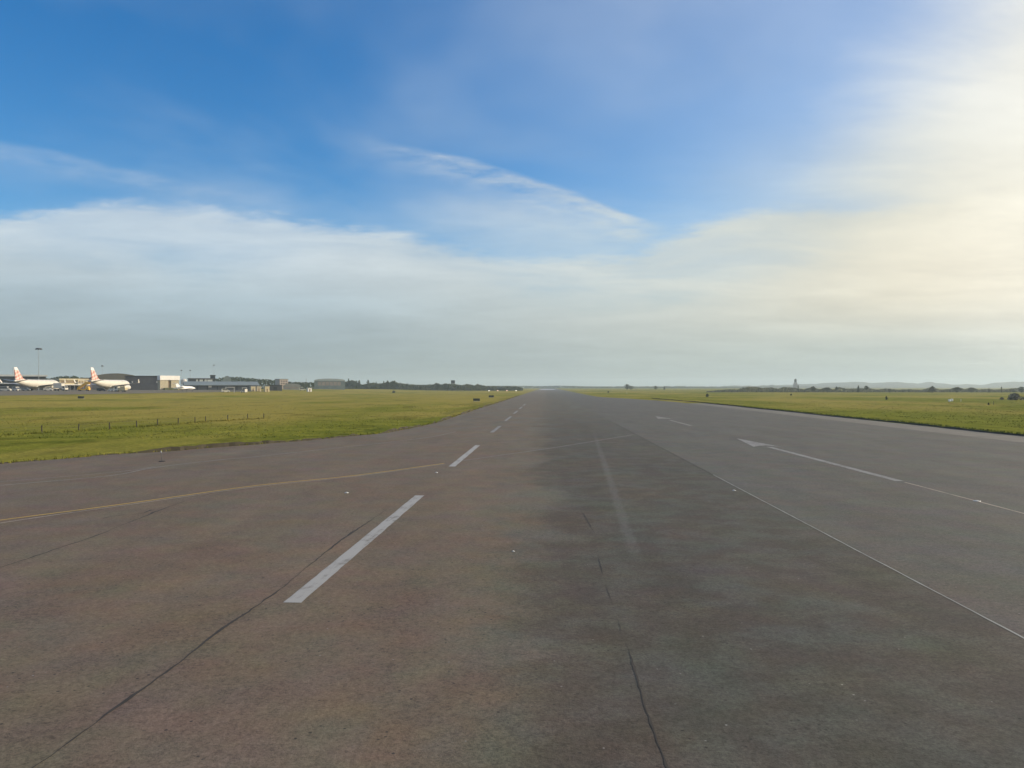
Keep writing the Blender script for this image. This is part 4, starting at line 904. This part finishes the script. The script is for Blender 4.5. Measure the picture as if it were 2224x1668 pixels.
# dark rounded halls
def vault(name, lab, u0, u1, D, vt, th, wm, rm, thick=16, rise=.45, wins=0):
    r, L, H = bld(name, lab, u0, u1, D, vt, th, thick); t2 = thick / 2
    bxo('wall', (-L / 2, L / 2, -t2, t2, -.5, H * (1 - rise)), wm, r)
    up = [(L / 2 * math.cos(t) * 1.03, H * (1 - rise) + H * rise * math.sin(t) ** .8) for t in np.linspace(0, math.pi, 15)]
    mesh_obj('roof', prism(BM(), up, 'y', -t2 - .4, t2 + .4), rm, r)
    for k in range(wins):
        x0 = -L / 2 + L * .12 + k * L * .76 / wins; bxo('window', (x0, x0 + L * .76 / wins - .5, -t2 - .07, -t2 - .003, H * (1 - rise) * .45, H * (1 - rise) * .9), M['pink'], r)
    return r
vault('round_hall', 'dark round roofed hall right of the control tower', 485, 502, 700, 816.5, 0, M['roof'], M['roof'], 12, .5)
vault('round_hall', 'pale low hall with an arched roof left of the curved roof hangar', 616, 652, 640, 833, 0, M['conc'], M['conc'], 12, .5, 3)
vault('curved_hangar', 'hangar with a pale curved roof and pinkish windows', 684, 748, 760, 822.5, 0, M['roof'], M['pale_roof'], 22, .22, 6)
r, L, H = bld('apartment_block', 'pinkish pale block with a flat roof left of the arched hall', 598, 625, 760, 823, 22, 12)
bxo('wall', (-L / 2, L / 2, -6, 6, -.5, H - .4), M['pink'], r); bxo('roof', (-L / 2 - .4, L / 2 + .4, -6.4, 6.4, H - .4, H), M['roof'], r)
for k in range(3):
    for q in range(2): bxo('window', (-L / 2 + L * (.14 + .28 * k), -L / 2 + L * (.30 + .28 * k), -6.06, -6.003, H * (.50 + .22 * q), H * (.60 + .22 * q)), M['glass'], r)
r, L, H = bld('grey_shed', 'dark grey shed right of the cream kiosks', 584, 612, 560, 836, 0, 10)
bxo('wall', (-L / 2, L / 2, -5, 5, -.5, H - .4), M['grey'], r); bxo('roof', (-L / 2 - .3, L / 2 + .3, -5.3, 5.3, H - .4, H), M['dark'], r); bxo('door', (-1.2, 1.2, -5.06, -5.003, -.4, 2.6), M['dark'], r)
# kiosks
def kiosk(u0, u1, D, vt, lab, m='cream', th=24):
    r, L, H = bld('kiosk', lab, u0, u1, D, vt, th, 2.2, 'kiosk'); bxo('wall', (-L / 2, L / 2, -1.1, 1.1, -.3, H - .25), M[m], r); bxo('roof', (-L / 2 - .2, L / 2 + .2, -1.35, 1.3, H - .25, H), M['conc'], r)
    bxo('door', (-.45, .45, -1.14, -1.103, -.2, min(2.0, H * .8)), M['brown'], r); r['group'] = 'cream kiosks beyond the left grass'
kiosk(543, 554, 500, 838.5, 'left cream kiosk beside the low hangar'); kiosk(555, 567, 505, 838.5, 'middle cream kiosk, wider than its neighbours', 'tan'); kiosk(574, 584, 500, 838.5, 'right cream kiosk standing apart, brightest of the three')
kiosk(668, 675, 560, 842, 'small white kiosk alone in front of the curved roof hangar', 'white_wall')
# open canopy
def canopy(u0, u1, D, vt, lab):
    r, L, H = bld('vehicle_canopy', lab, u0, u1, D, vt, 0, 4, 'canopy'); bxo('roof', (-L / 2, L / 2, -2, 2, H - .3, H), M['white_wall'], r)
    for sx in (-1, 1):
        for sy in (-1, 1): bxo('post', (sx * (L / 2 - .25) - .12, sx * (L / 2 - .25) + .12, sy * 1.7 - .12, sy * 1.7 + .12, -.3, H - .3), M['white_wall'], r)
canopy(490, 509, 446, 840.5, 'white open canopy above the vans by the low hangar'); canopy(526, 536, 470, 841.5, 'smaller white open canopy left of the cream kiosks')
# tower block on the centre-left horizon
r, L, H = bld('water_tower', 'dark stout tower rising above the far trees left of the runway', 979.5, 988, 1050, 826, 0, 5)
mesh_obj('shaft', loft(BM(), [[(-3.4, -3.4, -.5), (3.4, -3.4, -.5), (3.4, 3.4, -.5), (-3.4, 3.4, -.5)], [(-2.3, -2.3, H * .7), (2.3, -2.3, H * .7), (2.3, 2.3, H * .7), (-2.3, 2.3, H * .7)]]), M['conc'], r)
c = bxo('cab', (-2.7, 2.7, -2.7, 2.7, H * .7, H), M['dark'], r)
# pale tapering tower on the right
r, L, H = bld('church_tower', 'pale tapering tower with a dark cap on the right horizon', 1721, 1734, 1500, 822.5, 0, 6, 'tower')
mesh_obj('shaft', loft(BM(), [[(sx * a, sy * a, zz) for sx, sy in ((-1, -1), (1, -1), (1, 1), (-1, 1))] for a, zz in ((5.2, -1), (4.4, H * .35), (2.7, H * .68))]), M['conc'], r)
bxo('belfry', (-2.2, 2.2, -2.2, 2.2, H * .68, H * .86), M['dark'], r)
mesh_obj('cap', loft(BM(), [[(sx * a, sy * a, zz) for sx, sy in ((-1, -1), (1, -1), (1, 1), (-1, 1))] for a, zz in ((2.6, H * .86), (1.9, H * .93), (.3, H))]), M['dark'], r)

# ------------------------------------------------------------------ haze
hz = bpy.data.materials.new('haze_air'); hz.use_nodes = True; T = NT(hz.node_tree); hz.node_tree.nodes.clear()
pv = T.node('ShaderNodeVolumePrincipled'); pv.inputs['Color'].default_value = (0.74, 0.87, 0.95, 1); pv.inputs['Density'].default_value = 0.00020; pv.inputs['Anisotropy'].default_value = 0.25
ou = T.node('ShaderNodeOutputMaterial'); T.put(ou.inputs['Volume'], pv.outputs[0])
o = mesh_obj('haze', box(BM(), -9600, 9600, -700, 9900, -3.5, 95), hz); tag(o, 'pale thin haze lying over the whole airfield', 'haze', kind='stuff')
